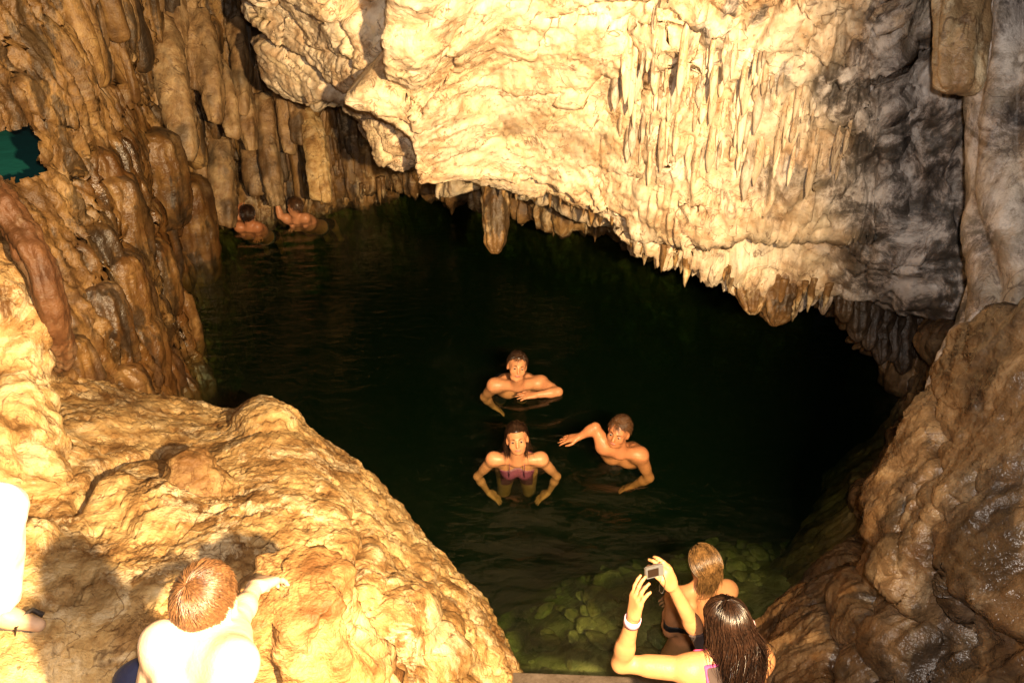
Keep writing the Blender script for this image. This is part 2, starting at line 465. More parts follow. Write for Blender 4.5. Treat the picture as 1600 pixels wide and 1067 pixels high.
# ---- far wall closing the pool behind the lip
bk = [(430, 318, 10.9), (500, 312, 11.0), (530, 300, 10.9), (600, 297, 10.7), (650, 297, 10.4), (700, 306, 10.1), (755, 316, 9.8), (810, 332, 9.4), (870, 345, 9.0),
      (940, 357, 8.7), (1010, 378, 8.4), (1090, 402, 8.1), (1180, 440, 7.9), (1280, 470, 7.6)]
rows = []
for dv_, dd_ in ((-190, -0.9), (-120, -0.5), (-60, -0.2), (-20, -0.05), (0, 0), (-4, 0.4), (-8, 1.6)):
    rows.append([at(u, v + dv_, d + dd_) for u, v, d in bk])
rows.append([at(u, v - 14, d + 2.6) - np.array([0, 0, 0.2]) for u, v, d in bk])
rows.append([at(u, v - 14, d + 2.8) - np.array([0, 0, 2.6]) for u, v, d in bk])
def back1(g):
    P, u, v, z = g['P'], g['u'], g['v'], g['z']
    x = P[..., 0]
    h = 0.10 * fbm(P, 1.3, 3, .5, 5) + 0.05 * ridged(P, (4, 4, 2.5), 3, .5, 8)
    h += np.maximum(pipes(x, z, 0.14, 43, 0.55, 0.3, 0.14), pipes(x, z, 0.09, 47, 0.5, 0.4, 0.11))
    h += 0.03 * fbm(P, (14, 14, 7), 3, .5, 9)
    return h
def plain_attr(coat_shade=0.0, brown=0.2, pale=0.3, wet=0.2):
    def f(g):
        n = fbm(g['P'], 1.8, 4, .55, 120)
        return dict(coat_shade=np.clip(coat_shade + 0.25 * n * (coat_shade > 0), 0, 1), brown=np.clip(brown + 0.4 * n, 0, 1), pale=0 * n + pale, wet=np.clip(wet + 0.3 * n, 0, 1))
    return f
far = sheet('cave_far_wall', rows, 110, 320, [back1], M['wall'], plain_attr(0.12, 0.2, 0.5, 0.1))
tag(far, kind='structure')

# ---- left wall
lc = [(620, 300, 0), (545, 318, 0), (480, 326, 0), (400, 340, 0), (330, 348, 0), (265, 362, 0), (245, 420, 0), (240, 480, 0), (246, 540, 0), (240, 604, 0), (180, 640, .3), (110, 640, .6), (-20, 640, .8), (-220, 640, .9)]
lt = [(640, 9.6), (565, 9.6), (490, 9.6), (405, 9.4), (315, 8.9), (225, 8.1), (150, 7.4), (95, 6.9), (45, 6.5), (-10, 6.1), (-80, 5.8), (-160, 5.5), (-260, 5.2), (-400, 4.9)]
rows = []
for q in (-0.15, 0.0, 0.3, 0.55, 0.8, 1.0):
    r = []
    for (cu, cv, cz), (tu, td) in zip(lc, lt):
        cd = dz(cv, cz)
        r.append(at(tu + (cu - tu) * q, -80 + (cv + 80) * q, td + (cd - td) * (q if q < 0 else q ** 1.25)))
    rows.append(r)
r2 = []
for k_, (cu, cv, cz) in enumerate(lc):
    r2.append(atz(cu, cv, cz) + (np.array([-0.2, 1.5, -0.18]) if k_ < 5 else np.array([0.22, -0.12, -0.55])))
rows.append(r2)
rows.append([p + np.array([0.3, -0.2, -1.6]) for p in r2])
caps = [(185, 240, 55, 40, .22), (235, 300, 44, 45, .18), (150, 320, 36, 50, .16), (215, 350, 40, 40, .24), (262, 345, 26, 60, .18), (205, 415, 36, 60, .28),
        (255, 405, 28, 70, .2), (150, 455, 36, 60, .16), (240, 490, 32, 70, .2), (268, 555, 30, 60, .24), (190, 540, 40, 60, .14), (120, 400, 34, 60, .12),
        (60, 110, 62, 70, .12), (120, 130, 30, 30, -.25), (138, 105, 22, 24, -.28), (190, 195, 36, 26, .12), (250, 190, 18, 60, -.45), (300, 300, 16, 40, -.2), (370, 290, 12, 50, -.3), (160, 370, 26, 20, -.2), (130, 470, 14, 60, -.12), (95, 270, 12, 60, -.12)]
def left1(g):
    P, u, v = g['P'], g['u'], g['v']
    wu = u + 12 * perlin(np.stack([u / 40, v / 40, 0 * u], -1), 3)
    wv = v + 12 * perlin(np.stack([u / 40, v / 40, 0 * u + 7], -1), 4)
    h = 0.09 * fbm(P, (0.9, 0.9, 0.4), 2, .5, 15)
    for cu, cv, ru, rv, hh in caps:
        x = (wu - cu) / ru; y = (wv - cv) / rv
        y = np.where(y < 0, y * 1.5, y * 0.8)
        h += .35 * hh * np.sqrt(np.clip(1 - x * x - y * y, 0, 1))
    return h
def left2(g):
    P, u, v, z = g['P'], g['u'], g['v'], g['z']
    wB = sm(7.6, 8.9, P[..., 1] - 0.25 * P[..., 0] - 0.9)
    s = P[..., 0] * wB + P[..., 1] * (1 - wB)
    t = z
    up = sm(300, 220, v)
    rightp = sm(180, 300, u)
    A = np.maximum.reduce([pipes(s, t, 0.36, 51, 2.0, 0.6, 0.34, sq=5, r_end=.3), pipes(s + .1, t, 0.22, 53, 1.6, 0.7, 0.30, sq=4, r_end=.4), pipes(s + .2, t, 0.28, 54, 2.6, 0.5, 0.42, sq=5, r_end=.3),
                           pipes(s, t, 0.13, 57, 1.2, 0.7, 0.20, sq=3, r_end=.6), pipes(s + .03, t, 0.17, 59, 0.9, 0.4, 0.22, sq=3, r_end=.5)])
    B = np.maximum(pipes(s, t, 0.11, 61, 0.7, 0.7, 0.09), pipes(s, t, 0.055, 63, 0.2, 0.8, 0.06))
    w = sm(330, 200, v - (u - 250) * 0.25)
    B2 = np.maximum(pipes(s, t, 0.12, 65, -1.2, 0.6, 0.09, warp=.6), pipes(s, t, 0.06, 67, -1.0, 0.8, 0.05, warp=.6))
    h = .6 * w * A + B * 0.9 * w + 1.5 * B2 * (1 - w) * (.35 + .65 * sm(-.3, .3, fbm(P, 1.3, 2, .5, 14))) + (1 - w) * 0.035 * ridged(P, (3.0, 3.0, 2.0), 5, .64, 13)
    h *= 0.9 + 0.1 * rightp
    h += 0.03 * ridged(P, (3.5, 3.5, 1.0), 4, .55, 17)
    led = fbm(P, (2.2, 2.2, 1.1), 3, .55, 18) * 5
    h += 0.012 * ((led - np.floor(led)) - 0.5)
    h += 0.036 * ridged(P, (8, 8, 1.0), 4, .62, 16) + 0.014 * fbm(P, (18, 18, 5), 3, .6, 19)
    return h
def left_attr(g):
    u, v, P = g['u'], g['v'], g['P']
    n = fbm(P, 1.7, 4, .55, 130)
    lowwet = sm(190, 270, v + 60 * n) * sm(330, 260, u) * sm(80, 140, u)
    return dict(coat_shade=np.clip(0.85 * sm(0.30, 0.62, fbm(P, (4, 4, 1.2), 3, .5, 133)) * sm(240, 420, u) + 0.55 * lowwet * sm(-.1, .4, fbm(P, 3.0, 3, .5, 137)), 0, 1) * 0.8,
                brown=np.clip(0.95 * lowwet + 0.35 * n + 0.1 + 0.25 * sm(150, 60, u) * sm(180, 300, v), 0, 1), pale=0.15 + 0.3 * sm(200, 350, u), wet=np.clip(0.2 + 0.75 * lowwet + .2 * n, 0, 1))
teal_poly = [(-200, 216), (-20, 218), (0, 212), (18, 210), (30, 245), (36, 282), (24, 292), (0, 296), (-200, 305)]
def teal_hole(u, v):
    return sdpoly(u + 10 * perlin(np.stack([u / 16, v / 16, 0 * u], -1), 3), v + 10 * perlin(np.stack([u / 13, v / 13, 0 * u + 4], -1), 6), teal_poly) > 0
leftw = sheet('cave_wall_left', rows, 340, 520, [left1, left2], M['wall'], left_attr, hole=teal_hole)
tag(leftw, kind='structure')

# ---- the rock mound in the left foreground
OUT = [(-160, 596, 1.1), (60, 588, .8), (180, 604, .5), (270, 618, .33), (345, 640, .3), (415, 634, .45), (490, 678, .4), (560, 738, .28), (640, 818, .1), (715, 896, 0), (765, 956, 0), (798, 1050, 0), (815, 1160, 0)]
CRE = [(-160, 650, 1.25), (50, 640, 1.0), (170, 650, .8), (260, 662, .65), (340, 684, .62), (400, 680, .74), (455, 706, .8), (505, 758, .85), (545, 822, .92), (565, 890, .95), (580, 950, .95), (600, 1040, .9), (620, 1150, .9)]
MID = [(-160, 760, 1.35), (20, 740, 1.15), (120, 740, 1.05), (200, 745, .98), (270, 755, .95), (330, 762, .95), (380, 790, 1.0), (420, 830, 1.05), (450, 880, 1.08), (465, 930, 1.08), (475, 985, 1.08), (490, 1060, 1.0), (500, 1160, 1.0)]
INN = [(-160, 1000, 1.45), (0, 950, 1.4), (60, 925, 1.35), (110, 910, 1.32), (160, 905, 1.3), (220, 912, 1.28), (270, 932, 1.27), (310, 962, 1.26), (330, 1000, 1.25), (345, 1040, 1.24), (355, 1080, 1.23), (370, 1130, 1.2), (380, 1200, 1.2)]
LAST = [(-160, 1400, 1.45), (-60, 1400, 1.42), (0, 1400, 1.4), (30, 1400, 1.38), (60, 1400, 1.36), (90, 1400, 1.34), (120, 1400, 1.33), (150, 1400, 1.32), (180, 1400, 1.31), (210, 1400, 1.3), (240, 1400, 1.3), (270, 1400, 1.3), (300, 1400, 1.3)]
o3 = [atz(*p) for p in OUT]; c3 = [atz(*p) for p in CRE]
und1, und2 = [], []
for a, b in zip(o3, c3):
    dirv = a - b; dirv[2] = 0; dirv /= np.linalg.norm(dirv)
    und1.append(a + dirv * 0.10 + np.array([0, 0, -a[2] - 0.25])); und2.append(a + dirv * 0.45 + np.array([0, 0, -a[2] - 2.0]))
rows = [und2, und1, o3, c3, [atz(*p) for p in MID], [atz(*p) for p in INN], [atz(*p) for p in LAST]]
def mound1(g):
    P, u, v = g['P'], g['u'], g['v']
    h = 0.05 * fbm(P, 1.5, 2, .5, 25) + 0.010 * (billow(P, 3.0, 2, .5, 26) + .4)
    wu = u + 14 * perlin(np.stack([u / 50, v / 50, 0 * u], -1), 3)
    wv = v + 14 * perlin(np.stack([u / 50, v / 50, 0 * u + 7], -1), 4)
    for pts, dep, w_ in (([(120, 790), (150, 745), (200, 720), (250, 706)], .10, 9), ([(555, 800), (566, 850), (558, 920), (575, 980)], .09, 8), ([(0, 768), (60, 760)], .06, 7)):
        h -= dep * np.exp(-(sdline(wu, wv, pts) / w_) ** 2)
    for cu, cv, ru, rv, hh in ((415, 655, 55, 30, .10), (250, 800, 60, 40, .06), (90, 700, 50, 30, .06), (180, 770, 40, 25, .05), (60, 830, 40, 30, .06), (640, 960, 50, 70, .08), (700, 1010, 40, 50, .07)):
        h += hh * np.clip(1 - ((wu - cu) / ru) ** 2 - ((wv - cv) / rv) ** 2, 0, 1)
    return h
def mound2(g):
    P, u, v = g['P'], g['u'], g['v']
    side = sm(500, 600, u - (v - 850) * 0.1)
    h = 0.007 * ridged(P, 3.5, 6, .70, 27) + 0.006 * fbm(P, 22, 4, .65, 28)
    led = fbm(P, (1.5, 1.5, 1.5), 3, .5, 58) * 4
    h += 0.008 * ((led - np.floor(led)) - 0.5)
    f1, f2, cid = worley(P + 0.06 * np.stack([fbm(P, 4, 2, .5, 40), fbm(P, 4, 2, .5, 41), fbm(P, 4, 2, .5, 42)], -1), 6.0, 9)
    h += (0.05 + 0.95 * side) * 0.018 * (np.clip(f2 - f1, 0, .3) / .3 + cid * 0.9)
    pit = sm(0.3, 0.7, fbm(P, 7, 3, .6, 29))
    h -= 0.022 * pit
    return h
def mound_attr(g):
    u, v, P = g['u'], g['v'], g['P']
    n = fbm(P, 2.2, 4, .55, 140)
    return dict(coat_shade=0 * n, brown=np.clip(0.45 * sm(560, 660, u) * sm(760, 900, v) + 0.55 * n + 0.35 * sm(720, 640, v) * sm(300, 150, u), 0, 1), pale=0.85 + 0.5 * n, wet=np.clip(-.1 + 0.55 * sm(620, 720, u) + .3 * n + 0.3 * sm(700, 640, v) * sm(300, 150, u), 0, 1))
ground = sheet('rock_ground', rows, 330, 490, [mound1, mound2], M['mound'], mound_attr, eye=(0, 0, 6))
tag(ground, kind='structure')

# ---- right-hand wall: dark fluted rock behind, wet flowstone in front
rb = [(1270, 452), (1310, 462), (1335, 500), (1362, 548), (1378, 592), (1410, 612), (1470, 600), (1560, 590)]
rows = []
rb_d = [7.4, 7.3, 7.25, 7.25, 7.2, 7.1, 6.9, 6.5]
rows.append([at(u + 20, v - 120, d - 0.6) for (u, v), d in zip([(1270, 470), (1310, 480), (1335, 490), (1362, 500), (1390, 510), (1430, 520), (1480, 530), (1570, 530)], rb_d)])
rows.append([at(u + 10, v - 50, d - 0.3) for (u, v), d in zip([(1275, 460), (1312, 475), (1335, 495), (1362, 510), (1390, 525), (1430, 535), (1480, 545), (1570, 550)], rb_d)])
rows.append([at(u, v - 10, d - 0.1) for (u, v), d in zip([(1275, 462), (1312, 475), (1337, 510), (1364, 535), (1385, 560), (1425, 575), (1475, 580), (1570, 575)], rb_d)])
rows.append([at(u, v, d) for (u, v), d in zip(rb, rb_d)])
rows.append([at(u + 12, v - 6, d + .7) + np.array([0, 0, -.05]) for (u, v), d in zip(rb, rb_d)])
rows.append([at(u + 40, v - 20, d + 2.0) + np.array([.3, 0, -.2]) for (u, v), d in zip(rb, rb_d)])
rows.append([at(u + 40, v - 20, d + 2.2) + np.array([.4, 0, -2.4]) for (u, v), d in zip(rb, rb_d)])
def rb1(g):
    P, z, s, u, v = g['P'], g['z'], g['s'], g['u'], g['v']
    h = 0.08 * fbm(P, 1.8, 3, .5, 35)
    h += np.maximum.reduce([pipes(s, z, 0.16, 71, 0.4, 0.35, 0.22), pipes(s, z, 0.10, 73, 0.6, 0.4, 0.14), pipes(s, z, 0.22, 75, 0.15, 0.3, 0.2)])
    h += 0.03 * fbm(P, (10, 10, 4), 3, .5, 36)
    return h
rbw = sheet('cave_wall_right', rows, 170, 190, [rb1], M['right'], plain_attr(0.25, 0.25, 0.0, 0.3))
tag(rbw, kind='structure')

R0 = [(1470, 505, 6.6), (1436, 596, 7.0), (1418, 650, 6.72), (1394, 700, 6.36), (1352, 762, 5.95), (1342, 828, 5.58), (1288, 884, 5.28), (1208, 964, 4.93), (1158, 1066, 4.52), (1120, 1180, 4.1)]
R1 = [(1495, 500, 5.9), (1470, 600, 5.7), (1448, 672, 5.4), (1420, 735, 5.1), (1385, 800, 4.8), (1366, 858, 4.6), (1326, 915, 4.45), (1270, 985, 4.25), (1232, 1066, 3.95), (1200, 1180, 3.7)]
R2 = [(1530, 520, 4.5), (1510, 610, 4.25), (1478, 672, 4.1), (1446, 735, 3.95), (1414, 795, 3.85), (1398, 856, 3.8), (1392, 925, 3.75), (1380, 1000, 3.65), (1372, 1066, 3.55), (1360, 1180, 3.4)]
R3 = [(1575, 520, 3.75), (1560, 600, 3.6), (1540, 680, 3.5), (1518, 750, 3.42), (1500, 820, 3.38), (1490, 880, 3.36), (1486, 940, 3.35), (1484, 1000, 3.33), (1482, 1066, 3.28), (1480, 1180, 3.2)]
R4 = [(1660, 460, 3.3), (1650, 570, 3.2), (1640, 680, 3.12), (1630, 750, 3.08), (1620, 820, 3.05), (1615, 880, 3.03), (1610, 940, 3.0), (1606, 1000, 2.98), (1604, 1066, 2.95), (1600, 1180, 2.9)]
R5 = [(1850, 400, 2.9), (1850, 540, 2.8), (1850, 680, 2.75), (1850, 750, 2.7), (1850, 820, 2.7), (1850, 880, 2.7), (1850, 940, 2.7), (1850, 1000, 2.7), (1850, 1066, 2.65), (1850, 1180, 2.6)]
g3 = lambda L: [at(*p) for p in L]
u1 = [p + np.array([-0.06, 0.05, -0.3 - max(p[2], 0)]) for p in g3(R0)]
u2 = [p + np.array([-0.5, 0.1, -1.0 - max(p[2], 0)]) for p in g3(R0)]
rows = np.array([u2, u1, g3(R0), g3(R1), g3(R2), g3(R3), g3(R4), g3(R5)]).transpose(1, 0, 2)
drape = [(1600, 500), (1520, 590), (1455, 700), (1400, 800), (1395, 850), (1425, 880), (1448, 945), (1468, 968), (1478, 950), (1492, 900), (1500, 870), (1512, 985), (1530, 900), (1600, 1000), (1750, 1000), (1750, 500)]
def right1(g):
    P, u, v = g['P'], g['u'], g['v']
    wu = u + 18 * perlin(np.stack([u / 40, v / 40, 0 * u], -1), 3)
    wv = v + 14 * perlin(np.stack([u / 40, v / 40, 0 * u + 7], -1), 4)
    h = 0.06 * fbm(P, 1.8, 3, .5, 45)
    h += 0.16 * sm(-3, 12, sdpoly(wu, wv, drape))
    for pts, dep, w_ in (([(1508, 720), (1498, 760), (1482, 800), (1478, 850)], .03, 8), ([(1535, 640), (1512, 740), (1512, 860), (1496, 960), (1520, 1040)], .06, 10), ([(1462, 800), (1452, 850)], .03, 8),
                         ([(1590, 760), (1555, 800)], .04, 6), ([(1365, 780), (1345, 880), (1310, 960), (1300, 1067)], .10, 10), ([(1440, 650), (1400, 740), (1370, 820)], .08, 9), ([(1375, 930), (1370, 1067)], .08, 8)):
        h -= dep * np.exp(-(sdline(wu, wv, pts) / w_) ** 2)
    for cu, cv, ru, rv, hh in ((1480, 530, 26, 40, .18), (1355, 790, 18, 36, .10), (1420, 700, 20, 50, .08), (1420, 1010, 50, 60, .12), (1350, 960, 36, 60, .08), (1440, 900, 30, 50, .06)):
        h += hh * np.clip(1 - ((wu - cu) / ru) ** 2 - ((wv - cv) / rv) ** 2, 0, 1)
    return h
def right2(g):
    P, u, v = g['P'], g['u'], g['v']
    # long soft ropes running down the slope, knobs between
    Q = P @ np.array([[0.8, 0, 0.6], [0, 1, 0], [-0.6, 0, 0.8]])
    h = 0.030 * ridged(Q, (5.0, 5.0, 0.8), 4, .55, 46)
    h += 0.007 * (billow(P, 11, 3, .55, 47) + .4) + 0.004 * fbm(P, 30, 2, .5, 48)
    return h
def right_attr(g):
    u, v, P = g['u'], g['v'], g['P']
    n = fbm(P, 2.0, 4, .55, 150)
    Q = P * np.array([1, 1, 0.45])
    str_ = sm(0.20, 0.55, fbm(Q, 3.2, 4, .6, 152) + 0.5 * sm(840, 960, v) + 0.12 * sm(1470, 1390, u))
    return dict(coat_shade=np.clip(0.6 * str_, 0, 1), brown=np.clip(0.5 * sm(1450, 1380, u) + 0.4 * n + 0.2 * sm(850, 950, v), 0, 1), pale=0 * n + 0.2, wet=np.clip(0.40 + 0.5 * n, 0, 1))
rightw = sheet('cave_flowstone_right', rows, 340, 380, [right1, right2], M['right'], right_attr)
tag(rightw, kind='structure')

# ---- pool floor and water
def floor_h(x, y):
    sh = sm(4.9, 0.4, y - 3.0 - 0.30 * np.clip(x, -1, 2)) * (.80 + .20 * sm(-.6, .8, x))
    return -3.4 + 2.75 * np.clip(sh, 0, 1)
gx, gy = np.meshgrid(np.linspace(-7, 7, 110), np.linspace(1.0, 14, 110))
gz = floor_h(gx, gy)
FP = np.stack([gx, gy, gz], -1)
FP[..., 2] += 0.08 * fbm(FP * np.array([1, 1, 0]), 1.5, 4, .5, 160)
M['bed'] = rock_mat('pool_bed_rock', [(0.36, (0.06, 0.05, 0.027)), (0.45, (0.19, 0.155, 0.08)), (0.54, (0.38, 0.31, 0.155)), (0.64, (0.62, 0.52, 0.30))], streak=0)
me = raw_mesh('pool_floor', FP.reshape(-1, 3), grid_faces(110, 110), True, dict(coat_shade=0 * gx, brown=0 * gx + .1, pale=0 * gx + .4, wet=0 * gx))
pool_floor = tag(link('pool_floor', me, M['bed']), kind='structure')

t = NT('clear_pool_water')
c = t.coord((1, 1, 1))
n_ = t.math('ADD', t.noise(t.coord((1.0, 2.2, 1)), 5.0, 4, 0.55, 0.6), t.math('MULTIPLY', t.noise(c, 1.3, 2, 0.5), 0.8))
nb = t.bump(n_, 0.35, 0.05)
gl = t.n('ShaderNodeBsdfGlossy'); gl.inputs['Roughness'].default_value = 0.04; t.l(nb, gl.inputs['Normal'])
tr = t.n('ShaderNodeBsdfTransparent'); tr.inputs[0].default_value = (0.96, 0.98, 0.96, 1)
gm = t.n('ShaderNodeNewGeometry'); dt = t.n('ShaderNodeVectorMath'); dt.operation = 'DOT_PRODUCT'
t.l(gm.outputs['Incoming'], dt.inputs[0]); t.l(nb, dt.inputs[1])
cs_ = t.math('SUBTRACT', 1.0, t.math('ABSOLUTE', dt.outputs['Value']), clamp=True)
fz = t.math('ADD', t.math('MULTIPLY', t.math('POWER', cs_, 5.0), 0.98), 0.02, clamp=True)
mx = t.n('ShaderNodeMixShader'); t.l(fz, mx.inputs[0]); t.l(tr.outputs[0], mx.inputs[1]); t.l(gl.outputs[0], mx.inputs[2])
t.l(mx.outputs[0], t.out.inputs['Surface'])
va = t.n('ShaderNodeVolumeAbsorption'); va.inputs['Color'].default_value = (0.57, 0.69, 0.46, 1); va.inputs['Density'].default_value = 1.55
vs = t.n('ShaderNodeVolumeScatter'); vs.inputs['Color'].default_value = (0.30, 0.80, 0.50, 1); vs.inputs['Density'].default_value = 0.014
ad = t.n('ShaderNodeAddShader'); t.l(va.outputs[0], ad.inputs[0]); t.l(vs.outputs[0], ad.inputs[1]); t.l(ad.outputs[0], t.out.inputs['Volume'])
M['water'] = t.m
RINGS = [(808, 742, .9), (812, 610, 1.0), (970, 728, 1.0), (388, 358, 1.1), (462, 346, 1.1), (1095, 1000, .7)]
nx_, ny_ = 200, 220
X_, Y_ = np.meshgrid(np.linspace(-7.5, 7.5, nx_), np.linspace(2.6, 14.5, ny_))
Z_ = 0.006 * fbm(np.stack([X_, Y_ * 1.6, 0 * X_], -1), 1.6, 3, .5, 170)
for ru, rv_, amp in RINGS:
    c_ = atz(ru, rv_, 0)
    rr_ = np.hypot(X_ - c_[0], Y_ - c_[1])
    Z_ += 0.018 * amp * np.sin(rr_ * 2 * np.pi / 0.30 + perlin(np.stack([X_ * 2, Y_ * 2, 0 * X_], -1), 9) * 2.5) * np.exp(-(rr_ / 0.75) ** 2)
Z_[0] = Z_[-1] = 0; Z_[:, 0] = Z_[:, -1] = 0
wv = np.stack([X_, Y_, Z_], -1).reshape(-1, 3)
bv = wv.copy().reshape(ny_, nx_, 3)
per = [(0, j) for j in range(nx_)] + [(i, nx_ - 1) for i in range(1, ny_)] + [(ny_ - 1, j) for j in range(nx_ - 2, -1, -1)] + [(i, 0) for i in range(ny_ - 2, 0, -1)]
low = np.array([bv[i, j] * np.array([1, 1, 0]) + np.array([0, 0, -3.95]) for i, j in per])
n0 = len(wv); q_ = len(per)
sides = [(per[k][0] * nx_ + per[k][1], n0 + k, n0 + (k + 1) % q_, per[(k + 1) % q_][0] * nx_ + per[(k + 1) % q_][1]) for k in range(q_)]
me = bpy.data.meshes.new('pool_water')
me.from_pydata(np.concatenate([wv, low]).tolist(), [], [tuple(f) for f in grid_faces(ny_, nx_).tolist()] + sides + [tuple(n0 + k for k in range(q_ - 1, -1, -1))])
me.polygons.foreach_set('use_smooth', np.arange(len(me.polygons)) < (ny_ - 1) * (nx_ - 1)); me.update()
water = tag(link('pool_water', me, M['water']), kind='structure')

# ---- tubes of rock: stalactites, columns, stumps, hanging slabs
def tube(name, path, rx, ry, n, m, mat, disp=None, attrs=None, parent=None, sq=2.0, xdir=(1, 0, 0), seed=0, smooth=True):
    """path k x 3, rx / ry radii along it (closed by zero radii at the ends)"""
    K = np.array(path, float)
    T = np.concatenate([K, np.array(rx, float)[:, None], np.array(ry, float)[:, None]], 1)
    A = cr(T[:, None, :], n, 0)[:, 0]
    C = A[:, :3]; RX = np.maximum(A[:, 3], 0.0005); RY = np.maximum(A[:, 4], 0.0005)
    tg = np.gradient(C, axis=0); tg /= np.linalg.norm(tg, axis=1)[:, None] + 1e-9
    X = np.array(xdir, float)[None] - tg * (tg @ np.array(xdir, float))[:, None]
    X /= np.linalg.norm(X, axis=1)[:, None] + 1e-9
    Y = np.cross(tg, X)
    a = np.linspace(0, 2 * np.pi, m, endpoint=False)
    ca, sa = np.cos(a), np.sin(a)
    rr = (np.abs(ca) ** sq + np.abs(sa) ** sq) ** (-1 / sq)
    P = C[:, None] + X[:, None] * (RX[:, None] * (rr * ca)[None])[..., None] + Y[:, None] * (RY[:, None] * (rr * sa)[None])[..., None]
    if disp is not None:
        N = P - C[:, None]
        N /= np.linalg.norm(N, axis=-1, keepdims=True) + 1e-9
        fade = np.clip(np.minimum(RX, RY) / 0.03, 0, 1)[:, None]
        P = P + N * (disp(P, a[None] + 0 * P[..., 0]) * fade)[..., None]
    F = grid_faces(n, m, True)
    nn = len(P.reshape(-1, 3))
    V = np.concatenate([P.reshape(-1, 3), [C[0], C[-1]]])
    cap0 = [(nn, (j + 1) % m, j, j) for j in range(m)]; cap1 = [(nn + 1, (n - 1) * m + j, (n - 1) * m + (j + 1) % m, (n - 1) * m + (j + 1) % m) for j in range(m)]
    me = bpy.data.meshes.new(name)
    faces = [tuple(f) for f in F.tolist()] + [c[:3] for c in cap0] + [c[:3] for c in cap1]
    me.from_pydata(V.tolist(), [], faces)
    me.polygons.foreach_set('use_smooth', np.full(len(me.polygons), smooth))
    for nm in ('coat_shade', 'brown', 'pale', 'wet'):
        val = (attrs or {}).get(nm, 0.2 if nm != 'coat_shade' else 0.0)
        if callable(val): val = val(V)
        x = me.attributes.new(nm, 'FLOAT', 'POINT'); x.data.foreach_set('value', np.zeros(len(V), np.float32) + np.asarray(val, np.float32))
    me.update()
    bmx = bmesh.new(); bmx.from_mesh(me); bmesh.ops.recalc_face_normals(bmx, faces=bmx.faces); bmx.to_mesh(me); bmx.free()
    return link(name, me, mat, parent)
def rough(a1=0.02, f1=6, a2=0.008, f2=20, zs=0.4, seed=0, fl=0.0, nf=9):
    def f(P, a):
        h = a1 * ridged(P, (f1, f1, f1 * zs), 3, .55, seed) + a2 * fbm(P, (f2, f2, f2 * zs), 3, .6, seed + 5)
        if fl: h = h + fl * (np.abs(np.sin(a * nf / 2 + 2.5 * perlin(P * 1.5, seed))) - 0.5)
        return h
    return f
def px(n, d): return n / FPX * d

# fringe of little stalactites along the lip: six shapes shared by all copies
fr_mesh = []
rs = random.Random(4)
for k in range(6):
    o = tube('stalactite', [(0, 0, .05), (.004, 0, -.02), (-.004, .003, -.06), (.003, 0, -.10), (0, 0, -.14)], [.040, .037, .030 + .004 * (k % 3), .021, .004], [.036, .034, .028, .018, .004], 9, 9, M['wall'],
             rough(.006, 18, .003, 40, .4, k), dict(pale=.9 * (k % 2), brown=.2 * (k % 3), coat_shade=0.0))
    fr_mesh.append(o.data); bpy.data.objects.remove(o)
dr_mesh = []
for k in range(6):
    o = tube('stalactite', [(0, .02, .10), (.004, .01, .03), (-.004, .003, -.06), (.003, 0, -.12), (0, 0, -.15)], [.012, .034, .036 + .006 * (k % 3), .022, .004], [.012, .030, .032, .02, .004], 12, 12, M['ceil'],
             rough(.010, 14, .004, 40, .4, k + 20), dict(pale=.5, brown=.25 * (k % 3), coat_shade=.5 * (k == 4)))
    dr_mesh.append(o.data); bpy.data.objects.remove(o)
lipA = np.array(lip); bkA = np.array(bk)
def fringe(parent, path, u0, u1, n, smin, smax, dv, dd, seed):
    r = random.Random(seed)
    for k in range(n):
        u = u0 + (u1 - u0) * (k + r.uniform(-.4, .4)) / n
        v = np.interp(u, path[:, 0], path[:, 1]); d = np.interp(u, path[:, 0], path[:, 2])
        o = bpy.data.objects.new('stalactite', r.choice(fr_mesh)); COL.objects.link(o)
        o.location = at(u, v + r.uniform(*dv), d + r.uniform(*dd))
        sc = smin * .6 + (smax - smin * .6) * r.uniform(0, 1) ** 1.8; o.scale = (sc * .75, sc * .75, sc * r.uniform(.8, 1.9)); o.rotation_euler = (0, 0, r.uniform(0, 6.28))
        o.parent = parent
fringe(ceiling, lipA, 985, 1300, 80, .35, 1.15, (-20, -3), (-.12, .06), 1)
fringe(ceiling, lipA, 1000, 1180, 44, .3, .7, (-60, -20), (-.12, -.02), 2)
fringe(far, bkA, 510, 1000, 90, .4, 1.2, (-14, -5), (-.12, .03), 3)
fringe(ceiling, lipA, 760, 1000, 16, .5, .9, (-6, 3), (-.05, .15), 4)

# drips standing off the fluted part of the ceiling
PC, NC, UC, VC = SURF['cave_ceiling']
cand = np.argwhere((UC > 980) & (UC < 1440) & (VC > -20) & (VC < 235 - .12 * np.abs(UC - 1150)))
rq = np.random.RandomState(12)
wts = fbm(PC[tuple(cand.T)], 1.4, 2, .5, 77) > -.05
cand = cand[wts]
for q in cand[rq.choice(len(cand), 150, replace=False)]:
    o = bpy.data.objects.new('stalactite', dr_mesh[rq.randint(len(dr_mesh))]); COL.objects.link(o)
    sc = .22 + rq.uniform(0, 1) ** 2.2 * .6
    o.location = PC[tuple(q)] + NC[tuple(q)] * .012; o.scale = (sc * .85, sc * .85, sc * rq.uniform(1.2, 3.0)); o.rotation_euler = (0, 0, rq.uniform(0, 6.28)); o.parent = ceiling

